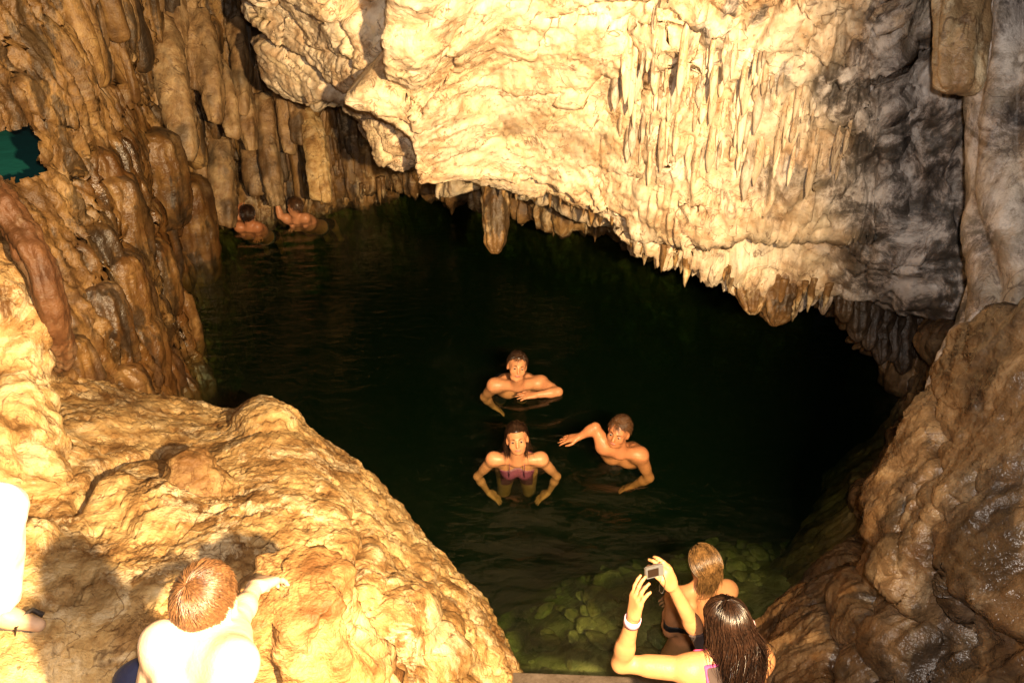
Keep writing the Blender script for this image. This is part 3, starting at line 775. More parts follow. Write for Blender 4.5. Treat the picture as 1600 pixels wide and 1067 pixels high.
# large hanging stalactites
d = 7.35
st = tube('stalactite', [at(776, 268, d), at(776, 300, d), at(775, 345, d), at(774, 380, d), at(773, 397, d)], [px(24, d), px(21, d), px(18, d), px(13, d), px(3, d)], [.16, .13, .11, .08, .02], 70, 48, M['wall'],
          rough(.014, 7, .006, 26, .35, 3, .016, 9), dict(pale=.5, brown=.25))
tag(st, 'lone thick stalactite hanging free over the dark water below the ceiling lip', 'stalactite')
d = 6.15
st = tube('stalactite', [at(1182, 405, d), at(1182, 430, d), at(1178, 455, d), at(1176, 478, d), at(1175, 492, d)], [px(30, d), px(28, d), px(22, d), px(11, d), px(2, d)], [.16, .14, .10, .06, .01], 60, 44, M['wall'],
          rough(.022, 9, .008, 26, .35, 5, .03, 10), dict(brown=.15, pale=.4))
tag(st, 'short ochre cone-shaped stalactite just left of the longest one on the ceiling lip', 'stalactite')
st = tube('stalactite', [at(1216, 400, d), at(1216, 435, d), at(1214, 465, d), at(1212, 492, d), at(1210, 510, d)], [px(24, d), px(24, d), px(20, d), px(12, d), px(2, d)], [.15, .14, .11, .07, .01], 70, 50, M['wall'],
          rough(.03, 8, .012, 26, .35, 8, .03, 11), dict(brown=.4, pale=.2, coat_shade=.2))
tag(st, 'longest dark ragged stalactite at the lowest point of the ceiling lip', 'stalactite')
for k, (u, v0, v1, w_, so) in enumerate(((1150, 405, 462, 13, 0), (1196, 430, 478, 12, .1), (1234, 430, 500, 15, .3), (1252, 430, 488, 13, .4), (1270, 425, 478, 11, .5), (1288, 430, 492, 8, .6), (1304, 430, 470, 10, .7), (1322, 440, 505, 12, .7), (1342, 445, 535, 14, .8), (1360, 450, 548, 13, .8), (1378, 455, 570, 13, .8), (1396, 460, 566, 11, .8), (1412, 460, 585, 13, .8), (1432, 465, 560, 11, .8), (1452, 470, 540, 12, .8), (1166, 430, 470, 9, 0), (1124, 415, 440, 8, 0))):
    dk = 6.2 + .05 * (k % 4) if u < 1310 else 6.1 + (u - 1310) * .004
    tube('stalactite', [at(u + 4, v0 - 45, dk + .30), at(u + 2, v0 - 8, dk + .06), at(u, (v0 + v1) / 2, dk), at(u - 2, v1 - 8, dk), at(u - 2, v1, dk)], [px(w_ * .3, dk), px(w_ * 1.05, dk), px(w_ * .85, dk), px(w_ * .4, dk), .004], [px(w_ * .3, dk), px(w_, dk)] + [px(w_ * .8, dk), px(w_ * .4, dk), .004], 40, 30, M['right'] if so > .65 else M['ceil'],
         rough(.022, 8, .010, 26, .25, 300 + k, .02, 7), dict(brown=.45, pale=.1, coat_shade=so), parent=ceiling)
d = 9.2
for k, (ua, va, ub, vb, w_, lab) in enumerate(((488, 222, 497, 314, 11, 'bright yellow hanging slab, the broader of the pair beside the bather'), (503, 235, 510, 318, 7.5, 'narrow yellow hanging slab, the right one of the pair beside the bather'))):
    st = tube('stalactite', [at(ua - 8, va - 45, d + .3), at(ua - 2, va - 10, d + .1), at((ua + ub) / 2, (va + vb) / 2, d), at(ub, vb - 4, d), at(ub, vb, d)], [px(w_ * .8, d), px(w_, d), px(w_ * 1.05, d), px(w_ * .8, d), px(w_ * .35, d)], [.07, .07, .06, .05, .02], 40, 28, M['mound'],
              rough(.012, 7, .005, 26, .2, 12 + k, .016, 5), dict(pale=.4, brown=0.0), sq=3)
    tag(st, lab, 'stalactite')

# broken drapery slabs on the left wall
slabs = [(258, 70, 292, 250, 19, 8.2), (236, 60, 250, 172, 11, 8.3), (318, 50, 336, 192, 13, 8.6), (186, -30, 206, 152, 20, 7.9), (295, 10, 304, 140, 11, 8.6), (168, -30, 176, 150, 9, 7.8), (348, 120, 362, 215, 12, 9.1), (228, -20, 236, 80, 13, 8.3),
         (382, 150, 392, 235, 9, 9.3), (415, 180, 430, 322, 14, 9.6), (440, 120, 452, 240, 10, 9.5), (462, 150, 468, 225, 8, 9.4), (345, 240, 352, 352, 16, 9.9), (314, 245, 316, 352, 8, 9.9), (400, 200, 406, 305, 20, 9.9), (372, 60, 380, 180, 10, 9.2), (140, -30, 146, 70, 13, 7.6), (105, -40, 108, 60, 11, 7.3), (270, -20, 280, 70, 12, 8.4)]
PW, NW, UW, VW = SURF['cave_wall_left']
def wall_at(u, v):
    q = np.unravel_index(np.argmin((UW - u) ** 2 + (VW - v) ** 2), UW.shape); return PW[q], NW[q]
for k, (ua, va, ub, vb, w_, d) in enumerate(slabs):
    th = .045 + px(w_, d) * .5
    rr = random.Random(k); j1, j2, j3 = rr.uniform(.8, 1.15), rr.uniform(.75, 1.2), rr.uniform(.6, 1.0)
    tube('drapery_slab', [at(ua - (ub - ua) * .2, va - (vb - va) * .2, d + .05), at(ua, va, d), at((ua + ub) / 2, (va + vb) / 2, d - .03), at(ub, vb - (vb - va) * .08, d - .05), at(ub + rr.uniform(-2, 2), vb, d - .04)],
         [px(w_ * .7, d), px(w_ * j1, d), px(w_ * j2, d), px(w_ * .9 * j3, d), px(w_ * .6 * j3, d)], [th * .8, th, th, th * .8, th * .5], 44, 26, M['slab'], rough(.022, 5, .010, 22, .12, 60 + k, .022, 3 + k % 5),
         dict(pale=.25 * (k % 3 == 0), brown=lambda V, k=k: np.clip(.10 * (k % 5) + .5 * fbm(V, 2.5, 3, .5, k), 0, 1), coat_shade=lambda V, k=k: np.clip(.6 * sm(.3, .7, fbm(V, (4, 4, 1.2), 3, .5, 133 + k % 3)), 0, 1)), parent=leftw, sq=3.5 + (k % 3))
# more broken planks and flutes hanging plumb all over the upper wall
cw = np.argwhere((UW > 95) & (UW < 545) & (VW > -30) & (VW < 318) & ((VW < 185) | (UW > 255)))
rp = np.random.RandomState(31)
for k, q in enumerate(cw[rp.choice(len(cw), 268, replace=False)]):
    b0 = PW[tuple(q)]; nr = NW[tuple(q)] * np.array([1, 1, 0]); nr = nr / (np.linalg.norm(nr) + 1e-9); tx = np.array([-nr[1], nr[0], 0])
    L = rp.uniform(.25, .95); w_ = (.028 + .075 * rp.rand() ** 2) if k < 130 else (.012 + .022 * rp.rand()); th = w_ * rp.uniform(.7, 1.2)
    b0 = b0 + nr * (th * .5 + rp.uniform(0, .05)); jj = rp.uniform(.7, 1.25, 5)
    P5 = [b0 + np.array([0, 0, L * 1.25]) - nr * .10, b0 + np.array([0, 0, L]) - nr * .03, b0 + np.array([0, 0, L * .5]) + tx * rp.uniform(-.02, .02), b0 + np.array([0, 0, L * .1]), b0]
    fin = rp.uniform(.25, .9)
    tube('drapery_slab', P5, [w_ * jj[0], w_ * jj[1], w_ * jj[2], w_ * jj[3] * (.5 + .5 * fin), w_ * fin * .7], [th * .8, th, th * jj[4], th * .8, th * fin * .5], 26, 18, M['slab'] if k % 3 == 0 else M['wall'], rough(.018, 6, .010, 24, .12, 160 + k % 40, .014, 3 + k % 5),
         dict(pale=.3 * (k % 4 == 0), brown=float(np.clip(rp.normal() * .35 + .1, 0, .9)), coat_shade=float(np.clip(rp.normal() * .4 - .1, 0, .8))), parent=leftw, sq=2.5 + 3 * rp.rand(), xdir=tx)
# fluted wet domes of flowstone stepping down to the water
domes = [(178, 208, 40), (232, 262, 34), (140, 300, 36), (205, 330, 34), (252, 325, 22), (192, 398, 34), (238, 392, 26), (140, 430, 36), (222, 470, 32), (254, 520, 24), (178, 515, 36), (112, 380, 28), (104, 470, 32), (160, 580, 34), (216, 560, 30), (262, 440, 16), (120, 250, 26), (268, 585, 20), (245, 600, 22), (90, 545, 28)]
for k, (u, v, rpx) in enumerate(domes):
    p0, n0_ = wall_at(u, v); d = float(pix(p0)[2]); r_ = px(rpx, d); nr = n0_ * np.array([1, 1, 0]); nr = nr / (np.linalg.norm(nr) + 1e-9)
    c0 = p0 - nr * r_ * .35; H = max(.5, p0[2] + .4)
    H = min(H, rp.uniform(.7, 1.3) if p0[2] > .8 else H)
    tube('flowstone_dome', [c0 + np.array([0, 0, .06]), c0 + np.array([0, 0, .035]), c0 + np.array([0, 0, -.06]), c0 + np.array([0, 0, -.35 * H]), c0 + np.array([0, 0, -.75 * H]), c0 + np.array([0, 0, -H])],
         [.01, r_ * .55, r_ * .92, r_ * 1.05, r_ * .95, r_ * .55], [.01, r_ * .5, r_ * .85, r_ * 1.0, r_ * .9, r_ * .5], 60, 72, M['wall'], rough(.032, 5, .014, 20, .22, 230 + k, .020, 7 + k % 5),
         dict(pale=.0, brown=lambda V, k=k: np.clip(.8 + .6 * fbm(V, (4, 4, 1.5), 3, .5, k), 0, 1), coat_shade=lambda V, k=k: np.clip(.55 * sm(-.2, .4, fbm(V, (5, 5, 1.2), 3, .5, 40 + k)), 0, 1), wet=.55), parent=leftw)

# near-left rock pillar, leaning ridge behind it
d = 4.7
o = tube('rock_pillar', [at(-20, 335, d + .3), at(-8, 365, d + .2), at(4, 420, d + .1), at(16, 500, d), at(10, 600, d - .1), at(0, 690, d - .3), at(-10, 800, d - .5)], [.02, .07, .13, .16, .18, .24, .32], [.03, .10, .15, .18, .2, .28, .35], 130, 90, M['mound'],
         rough(.05, 4, .016, 16, .5, 31, .04, 6), dict(pale=.7, brown=.15, wet=.2))
tag(o, 'pale knobbly rock pillar rising at the left edge of the picture', 'rock pillar')
d = 4.55
o = tube('leaning_flowstone_ridge', [at(-40, 255, d + .1), at(-6, 306, d), at(28, 356, d), at(58, 415, d), at(76, 470, d + .08), at(90, 520, d + .25), at(100, 560, d + .6)], [.03, .055, .060, .052, .046, .042, .04], [.06, .06, .06, .06, .06, .06, .06], 110, 60, M['red'],
         rough(.022, 5, .012, 24, .2, 37, .018, 5), dict(pale=0.15, brown=lambda V: np.clip(.3 + .7 * fbm(V, 3, 3, .5, 2), 0, 1), wet=.0))
tag(o, 'smooth reddish brown leaning ridge of flowstone behind the pale pillar', 'rock ridge')

# stumps on the mound
tp = at(462, 905, 2.74)
o = tube('stalagmite_stump', [tp + V for V in np.array([(.03, .02, -.95), (.02, .02, -.6), (.01, .01, -.3), (0, 0, -.10), (0, 0, -.02), (.0, 0, .01)])], [.30, .21, .165, .145, .12, .01], [.30, .21, .17, .145, .12, .01], 130, 100, M['mound'],
         rough(.05, 5, .018, 18, .35, 41, .03, 7), dict(pale=.2, brown=lambda V: np.clip(.8 + .6 * fbm(V, 4, 3, .5, 4), 0, 1), wet=.1))
tag(o, 'brown weathered stalagmite stump that the bare-backed person rests a hand on', 'stalagmite')
tp = atz(300, 762, .93)
o = tube('rock_knob', [tp + V for V in np.array([(.06, -.05, -.2), (.03, -.02, 0), (0, .02, .12), (-.03, .05, .19), (-.04, .06, .21)])], [.24, .18, .115, .06, .01], [.2, .15, .10, .06, .01], 70, 60, M['mound'], rough(.035, 6, .012, 20, .5, 43, .015, 5), dict(brown=.8, pale=.1))
tag(o, 'small brown rock knob standing up from the mound above the squatting person', 'rock')

# right-hand column with its hanging drape
d = 4.15
o = tube('flowstone_column', [at(1600, -120, d), at(1600, 60, d), at(1602, 250, d), at(1600, 400, d), at(1598, 470, d), at(1585, 540, d), at(1570, 600, d - .1), at(1560, 680, d - .2)], [.23, .24, .235, .235, .25, .27, .30, .34], [.2, .2, .2, .2, .2, .22, .24, .25], 220, 130, M['ceil'],
         rough(.02, 3, .008, 18, .10, 51, .06, 7), dict(coat_shade=lambda V: np.clip(.72 + .4 * fbm(V, 3, 3, .5, 9), 0, 1), pale=.2, wet=.2))
tag(o, 'tall grey fluted flowstone column at the right edge of the picture', 'rock column')
d = 3.95
tube('hanging_drape', [at(1505, -120, d), at(1503, 0, d), at(1500, 90, d), at(1498, 134, d), at(1497, 146, d)], [px(40, d), px(36, d), px(33, d), px(30, d), px(18, d)], [.06, .06, .055, .05, .02], 90, 80, M['slab'], rough(.012, 5, .006, 20, .10, 53, .022, 7),
     dict(pale=.9, brown=.0), parent=o, sq=3.2)

# concrete ledge at the foot of the stairs
t = NT('wet_concrete'); c = t.coord()
n1 = t.noise(c, 9, 8, .6); n2 = t.noise(c, 70, 3, .6)
t.bsdf(Base_Color=t.ramp(n1, [(.3, (.05, .036, .026)), (.7, (.13, .10, .08))]), Roughness=t.ramp(n1, [(.35, .18), (.65, .45)]), Normal=t.bump(n2, .6, .01))
M['conc'] = t.m
bm = bmesh.new(); bmesh.ops.create_cube(bm, size=1)
for v_ in bm.verts:
    v_.co.x = 1.9 if v_.co.x > 0 else -0.4
    v_.co.y = 2.985 + (0.06 if v_.co.x > 0 else 0) if v_.co.y > 0 else -1.0
    v_.co.z = 0.08 if v_.co.z > 0 else -3.0
bmesh.ops.bevel(bm, geom=[e for e in bm.edges], offset=.02, segments=2, affect='EDGES')
bmesh.ops.rotate(bm, cent=(0.4, 3, 0), matrix=Matrix.Rotation(math.radians(-4), 3, 'Z'), verts=bm.verts)
me = bpy.data.meshes.new('concrete_ledge'); bm.to_mesh(me); bm.free()
tag(link('concrete_ledge', me, M['conc']), kind='structure')

# the teal pool glimpsed through the gap in the left wall
t = NT('teal_water'); c = t.coord()
t.bsdf(Base_Color=(.03, .30, .27), Roughness=.25, Normal=t.bump(t.noise(c, 4, 3), .2, .05))
side = [at(-260, 330, 7.0), at(120, 330, 7.0), at(140, 150, 10.5), at(-300, 150, 10.5)]
zz = 1.72
sv = [atz(-300, 330, zz), atz(110, 330, zz), atz(110, 130, zz), atz(-300, 130, zz)]
me = bpy.data.meshes.new('side_pool_water'); me.from_pydata([tuple(p) for p in sv], [], [(0, 1, 2, 3)])
tag(link('side_pool_water', me, t.m), kind='structure')

# stones on the shallow bed
st_mesh = []
for k in range(5):
    o = tube('stone', [(0, 0, -.10), (0, 0, -.08), (0, 0, 0), (0, 0, .07), (0, 0, .085)], [.01, .09, .14, .08, .01], [.01, .08, .12, .07, .01], 8, 12, M['bed'], rough(.035, 7, .01, 20, .8, 80 + k), dict(pale=.25 * k, brown=0.5 - .1 * k))
    st_mesh.append(o.data); bpy.data.objects.remove(o)
r = random.Random(8)
for k in range(260):
    x = r.uniform(-.3, 2.8); y = r.uniform(3.2, 5.4)
    zf = float(floor_h(np.array(x), np.array(y)))
    if zf < -1.5: continue
    o = bpy.data.objects.new('stone', r.choice(st_mesh)); COL.objects.link(o)
    o.location = (x, y, zf + .02); sc = .18 + .62 * r.uniform(0, 1) ** 2.0; o.scale = (sc, sc * r.uniform(.6, 1.1), sc * .45); o.rotation_euler = (r.uniform(-.3, .3), r.uniform(-.3, .3), r.uniform(0, 6.3)); o.parent = pool_floor

# ================================================================== PEOPLE: bodies as smooth unions of tapered limbs, meshed by surface nets
V3 = lambda *a: np.array(a, float)
def unit(a):
    a = np.asarray(a, float); return a / (np.linalg.norm(a) + 1e-12)
def smin(a, b, k):
    h = np.clip(0.5 + 0.5 * (b - a) / k, 0, 1)
    return b + (a - b) * h - k * h * (1 - h)
class Field:
    def __init__(self, lo, hi, h):
        self.lo = np.array(lo, float); self.h = h
        self.n = np.ceil((np.array(hi) - self.lo) / h).astype(int) + 1
        self.S = np.full(self.n, 0.5, np.float32)
    def sub(self, lo, hi):
        a = np.clip(np.floor((lo - self.lo) / self.h).astype(int), 0, self.n); b = np.clip(np.ceil((hi - self.lo) / self.h).astype(int) + 1, 0, self.n)
        if np.any(b <= a): return None
        sl = tuple(slice(i, j) for i, j in zip(a, b))
        ax = [self.lo[k] + self.h * np.arange(a[k], b[k]) for k in range(3)]
        return sl, np.stack(np.meshgrid(*ax, indexing='ij'), -1)
    def put(self, prim, carve=False):
        kind = prim[0]
        if kind == 'cone':
            _, a, b, ra, rb, k = prim; m = max(ra, rb) + k * 1.5 + 2 * self.h
            r = self.sub(np.minimum(a, b) - m, np.maximum(a, b) + m)
            if r is None: return
            sl, X = r
            ab = b - a; t = np.clip(((X - a) @ ab) / max(ab @ ab, 1e-9), 0, 1)
            d = np.linalg.norm(X - a - t[..., None] * ab, axis=-1) - (ra + (rb - ra) * t)
        else:
            _, c, rad, R, k = prim; m = max(rad) + k * 1.5 + 2 * self.h
            r = self.sub(c - m, c + m)
            if r is None: return
            sl, X = r
            q = (X - c) @ R      # columns of R are the axes
            k0 = np.linalg.norm(q / rad, axis=-1); k1 = np.linalg.norm(q / (np.array(rad) ** 2), axis=-1)
            d = k0 * (k0 - 1) / np.maximum(k1, 1e-6)
        if carve: self.S[sl] = -smin(-self.S[sl], d, k)
        else: self.S[sl] = smin(self.S[sl], d, k)
    def coords(self):
        ax = [self.lo[k] + self.h * np.arange(self.n[k]) for k in range(3)]
        return np.stack(np.meshgrid(*ax, indexing='ij'), -1)
    def mesh(self, S=None):
        S = self.S if S is None else S
        ins = S < 0
        c = [ins[i:ins.shape[0] - 1 + i, j:ins.shape[1] - 1 + j, k:ins.shape[2] - 1 + k] for i in (0, 1) for j in (0, 1) for k in (0, 1)]
        sumc = sum(x.astype(np.int8) for x in c)
        cells = np.argwhere((sumc > 0) & (sumc < 8))
        idx = np.full([q - 1 for q in S.shape], -1, np.int32)
        idx[tuple(cells.T)] = np.arange(len(cells))
        offs = np.array([(i, j, k) for i in (0, 1) for j in (0, 1) for k in (0, 1)])
        vals = np.stack([S[tuple((cells + o).T)] for o in offs], 1)
        acc = np.zeros((len(cells), 3)); cnt = np.zeros(len(cells))
        for a in range(8):
            for b in range(a + 1, 8):
                if np.abs(offs[a] - offs[b]).sum() != 1: continue
                va, vb = vals[:, a], vals[:, b]
                m = (va < 0) != (vb < 0)
                t = np.where(m, va / np.where(m, va - vb, 1), 0)
                acc += np.where(m[:, None], offs[a] + t[:, None] * (offs[b] - offs[a]), 0); cnt += m
        V = self.lo + self.h * (cells + acc / cnt[:, None])
        F = []
        for ax in range(3):
            a1, a2 = (ax + 1) % 3, (ax + 2) % 3
            s0 = [slice(1, -1)] * 3; s1 = [slice(1, -1)] * 3
            s0[ax] = slice(0, -1); s1[ax] = slice(1, None)
            A, B = ins[tuple(s0)], ins[tuple(s1)]
            for flip, m in ((False, A & ~B), (True, ~A & B)):
                e = np.argwhere(m)
                if not len(e): continue
                e[:, a1] += 1; e[:, a2] += 1
                def cell(d1, d2):
                    q = e.copy(); q[:, a1] -= d1; q[:, a2] -= d2; return idx[tuple(q.T)]
                q = np.stack([cell(1, 1), cell(0, 1), cell(0, 0), cell(1, 0)], 1)
                F.append(q[:, ::-1] if flip else q)
        F = np.concatenate(F); F = F[(F >= 0).all(1)]
        return V, F

def skin_mat(name, col, rough_=0.5):
    t = NT(name); c = t.coord()
    n = t.noise(c, 14, 5, .6); n2 = t.noise(c, 120, 3, .6)
    cc = t.mix(t.ramp(n, [(.35, 0.0), (.68, 1.0)]), tuple(x * .84 for x in col), tuple(min(1, x * 1.08) for x in col))
    t.bsdf(Base_Color=cc, Roughness=rough_, Normal=t.bump(t.math('ADD', n2, t.math('MULTIPLY', n, 2.5)), .25, .006), Specular_IOR_Level=.4)
    return t.m
def cloth_mat(name, col, rough_=.8):
    t = NT(name); c = t.coord()
    w = t.noise(c, 240, 2, .5); n = t.noise(c, 9, 4, .6)
    cc = t.mix(t.ramp(n, [(.3, 0.0), (.7, 1.0)]), tuple(x * .8 for x in col), col)
    t.bsdf(Base_Color=cc, Roughness=rough_, Normal=t.bump(t.math('ADD', w, t.math('MULTIPLY', n, 3)), .3, .006))
    return t.m
def hair_mat(name, col, tip, rough_=.38):
    t = NT(name); c = t.coord((1, 1, 1))
    n = t.noise(c, 130, 3, .7); n2 = t.noise(c, 22, 3, .6)
    k = t.math('ADD', t.math('MULTIPLY', n, .6), t.math('MULTIPLY', n2, .4))
    t.bsdf(Base_Color=t.ramp(k, [(.38, col), (.62, tip)]), Roughness=rough_, Specular_IOR_Level=.6)
    return t.m
SK = dict(pale=skin_mat('pale_skin', (.60, .40, .27)), tan=skin_mat('tanned_skin', (.46, .215, .095)), wet=skin_mat('wet_skin', (.56, .245, .115), .40), brown=skin_mat('brown_wet_skin', (.47, .185, .08), .40))
t = NT('eye_white'); t.bsdf(Base_Color=(.38, .33, .29), Roughness=.3); M['eye'] = t.m
t = NT('dark_iris'); t.bsdf(Base_Color=(.02, .012, .008), Roughness=.12); M['iris'] = t.m
t = NT('lip_skin'); t.bsdf(Base_Color=(.42, .13, .10), Roughness=.4); M['lip'] = t.m

def strands(paths, r0):
    """paths n x k x 3 -> thin three-sided tubes as one quad mesh"""
    n, k, _ = paths.shape
    tg = np.gradient(paths, axis=1); tg /= np.linalg.norm(tg, axis=-1, keepdims=True) + 1e-9
    ref = np.array([.31, .77, .55]); X = np.cross(tg, ref); X /= np.linalg.norm(X, axis=-1, keepdims=True) + 1e-9
    Y = np.cross(tg, X)
    w = r0 * (1 - np.linspace(0, 1, k) ** 2 * .85)[None, :, None]
    ring = np.stack([paths + w * (math.cos(a) * X + math.sin(a) * Y) for a in (0, 2.09, 4.19)], 2)   # n k 3 3
    V = ring.reshape(-1, 3)
    i = np.arange(n)[:, None, None]; j = np.arange(k - 1)[None, :, None]; q = np.arange(3)[None, None, :]
    b = (i * k + j) * 3
    F = np.stack([b + q, b + (q + 1) % 3, b + 3 + (q + 1) % 3, b + 3 + q], -1).reshape(-1, 4)
    return V, F

class Person:
    def __init__(self, name='person'):
        self.pr = []; self.cv = []; self.hd = None
    def cone(self, a, b, ra, rb, k=.02): self.pr.append(('cone', np.array(a, float), np.array(b, float), ra, rb, k))
    def ell(self, c, r, R=None, k=.02): self.pr.append(('ell', np.array(c, float), np.array(r, float), np.eye(3) if R is None else R, k))
    def carve(self, prim): self.cv.append(prim)
    def head(self, c, face, up, sc=1.0, jaw=1.0, wide=1.0):
        f = unit(face); u = np.asarray(up, float); u = unit(u - f * (u @ f)); x = np.cross(f, u)
        R = np.stack([x, f, u], 1); c = np.array(c, float); self.hd = (c, R, sc)
        p = lambda a, b, d: c + R @ (np.array([a, b, d]) * sc)
        s_ = sc
        self.ell(p(0, -.012, .025), (.076 * s_, .094 * s_, .092 * s_), R, .01)
        self.ell(p(0, .028, -.015), (.060 * s_ * wide, .066 * s_, .086 * s_), R, .02)
        self.cone(p(-.024 * jaw, .045, -.080 * jaw), p(.024 * jaw, .045, -.080 * jaw), .028 * s_, .028 * s_, .03)
        self.cone(p(0, .066, -.094 * jaw), p(0, .068, -.094 * jaw), .019 * s_, .019 * s_, .02)
        for q in (-1, 1):
            self.ell(p(q * .040, .060, -.030), (.024 * s_, .022 * s_, .026 * s_), R, .02)
            self.cone(p(q * .014, .083, .026), p(q * .046, .066, .026), .012 * s_, .010 * s_, .015)
            self.ell(p(q * .077, -.008, -.012), (.010 * s_, .019 * s_, .031 * s_), R, .006)
            self.carve(('ell', p(q * .031, .096, .004), np.array([.017, .014, .012]) * s_, R, .010))
        self.cone(p(0, .090, .016), p(0, .108, -.026), .008 * s_, .013 * s_, .008)
        self.ell(p(0, .086, -.058), (.024 * s_, .010 * s_, .011 * s_), R, .008)
        return p
    def hand(self, wrist, dirv, palm, side, curl=(.3, .3, .3, .3), thumb=.6, spread=.10, sc=1.0, pinch=False):
        """dirv: towards the fingertips; palm: direction the palm looks; side +1 puts the thumb towards dirv x palm"""
        d = unit(dirv); n = np.asarray(palm, float); n = unit(n - d * (n @ d)); x = np.cross(d, n) * side
        w = np.array(wrist, float)
        kn = []
        for i, lx in enumerate((.030, .010, -.011, -.030)):
            b = w + d * (.088 - .006 * abs(i - 1)) * sc + x * lx * sc
            kn.append(b)
            self.cone(w + d * .014 * sc + x * lx * .6 * sc, b, .017 * sc, .013 * sc, .014)
        L = [(.040, .025, .020), (.044, .028, .021), (.041, .026, .020), (.032, .020, .018)]
        for i, b in enumerate(kn):
            a = 0.0; dd = unit(d + x * spread * (1.3 - i)); p0 = b
            for j, l in enumerate(L[i]):
                a += curl[i] * (1.0 if j else .8)
                v = dd * math.cos(a) + n * math.sin(a)
                p1 = p0 + v * l * sc
                self.cone(p0, p1, (.0095 - .0008 * j) * sc, (.0088 - .001 * j) * sc, .004)
                p0 = p1
            if i == 0: tip = p0
        tb = w + d * .028 * sc + x * .026 * sc + n * .006 * sc
        t1 = tb + unit(d * .75 + x * (.9 - .5 * thumb) + n * .55 * thumb) * .042 * sc
        t2 = t1 + unit(d * 1.0 + x * (.35 - .6 * thumb) + n * .55 * thumb) * .032 * sc
        t3 = (tip - n * .0 + (t2 - tip) * .15) if pinch else t2 + unit(d + x * (.1 - .7 * thumb) + n * .4 * thumb) * .026 * sc
        self.cone(tb, t1, .015 * sc, .011 * sc, .010); self.cone(t1, t2, .0108 * sc, .0098 * sc, .004); self.cone(t2, t3, .0095 * sc, .008 * sc, .004)
    def arm(self, sh, el, wr, m=1.0):
        sh, el, wr = (np.array(q, float) for q in (sh, el, wr))
        self.ell(sh, (.054 * m, .052 * m, .056 * m), None, .06)
        self.cone(sh, el, .050 * m, .037 * m, .04)
        self.cone(sh + (el - sh) * .35, sh + (el - sh) * .6, .047 * m, .044 * m, .02)
        self.cone(el, el + (wr - el) * .35, .039 * m, .040 * m, .02)
        self.cone(el + (wr - el) * .3, wr, .040 * m, .026 * m, .02)
    def leg(self, hip, kn, an, toe, m=1.0):
        hip, kn, an, toe = (np.array(q, float) for q in (hip, kn, an, toe))
        self.cone(hip, kn, .088 * m, .056 * m, .03); self.cone(kn, kn + (an - kn) * .35, .055 * m, .054 * m, .02); self.cone(kn + (an - kn) * .3, an, .053 * m, .034 * m, .02)
        ht = unit(toe - an); heel = an - ht * .03 - np.array([0, 0, .03])
        self.cone(heel, an + ht * .06 - np.array([0, 0, .02]), .032 * m, .034 * m, .02); self.cone(an + ht * .05 - np.array([0, 0, .02]), toe, .034 * m, .024 * m, .02)
    def torso(self, pel, neck, shL, shR, w=1.0, belly=1.0, back=None, female=False):
        pel, neck, shL, shR = (np.array(q, float) for q in (pel, neck, shL, shR))
        lat = unit(shR - shL); ax = neck - pel
        fr = unit(np.cross(ax, lat)) if back is None else -unit(back)      # towards the chest
        hipw = .085 * w if not female else .095 * w
        ch = pel + ax * .68; wa = pel + ax * .33
        for q in (-1, 1):
            self.cone(pel + lat * q * hipw, wa + lat * q * .055 * w, .105 * w, .085 * w * belly, .05)
            self.cone(wa + lat * q * .055 * w, ch + lat * q * .080 * w, .088 * w * belly, .098 * w, .05)
            sh = shR if q > 0 else shL
            self.cone(ch + lat * q * .075 * w, sh + (neck - sh) * .30 - ax * .10, .098 * w, .070 * w, .05)
            self.cone(neck + lat * q * .02, sh, .048 * w, .050 * w, .03)
            # shoulder blades and chest
            self.cone(pel + ax * .88 + lat * q * .095 * w - fr * .062 * w, pel + ax * .66 + lat * q * .075 * w - fr * .072 * w, .032 * w, .022 * w, .03)
            if female: self.ell(pel + ax * .68 + lat * q * .072 * w + fr * .088 * w, (.052, .05, .052), None, .025)
            else: self.ell(pel + ax * .76 + lat * q * .068 * w + fr * .060 * w, (.062 * w, .05 * w, .05 * w), None, .03)
        self.carve(('cone', pel + ax * .12 - fr * .135 * w, pel + ax * .9 - fr * .128 * w, .030, .028, .03))
        return lat, fr, ax
    def necks(self, a, b, r=.052): self.cone(a, b, r * 1.12, r, .03)
    def build(self, label, cat, lo, hi, h, mat, group=None):
        base = np.array([(lo[0] + hi[0]) / 2, (lo[1] + hi[1]) / 2, lo[2]])
        self.root = bpy.data.objects.new('person', None); COL.objects.link(self.root)
        self.base = base; self.root.location = base
        tag(self.root, label, cat, group)
        F = Field(lo, hi, h)
        for p in self.pr: F.put(p)
        for p in self.cv: F.put(p, True)
        self.F = F
        V, Q = F.mesh()
        self.part('body', V, Q, mat)
        return self
    def part(self, name, V, Q, mat, parent=None, label=None, largest=False):
        if largest:
            lab = np.arange(len(V))
            while True:
                m = lab[Q].min(1); new = lab.copy()
                for c_ in range(4): np.minimum.at(new, Q[:, c_], m)
                if np.array_equal(new, lab): break
                lab = new
            ids, cn = np.unique(lab[Q[:, 0]], return_counts=True)
            Q = Q[lab[Q[:, 0]] == ids[np.argmax(cn)]]
            keep = np.unique(Q); mp = np.full(len(V), -1); mp[keep] = np.arange(len(keep)); V = V[keep]; Q = mp[Q]
        me = raw_mesh(name, V - self.base, Q, True)
        o = link(name, me, mat, self.root)
        if label: o['label'] = label
        return o
    def garment(self, name, region, off, mat, label=None, fold=0.0):
        """region(X) signed distance, negative where the cloth covers the body"""
        X = self.F.coords()
        B_ = self.F.S - off
        if fold:
            m = np.abs(B_) < .05
            B_[m] -= fold * ridged(X[m], (7, 7, 3.5), 2, .5, 5)
        S = np.maximum(B_, region(X)).astype(np.float32)
        V, Q = self.F.mesh(S)
        if len(Q): return self.part(name, V, Q, mat, label=label, largest=True)
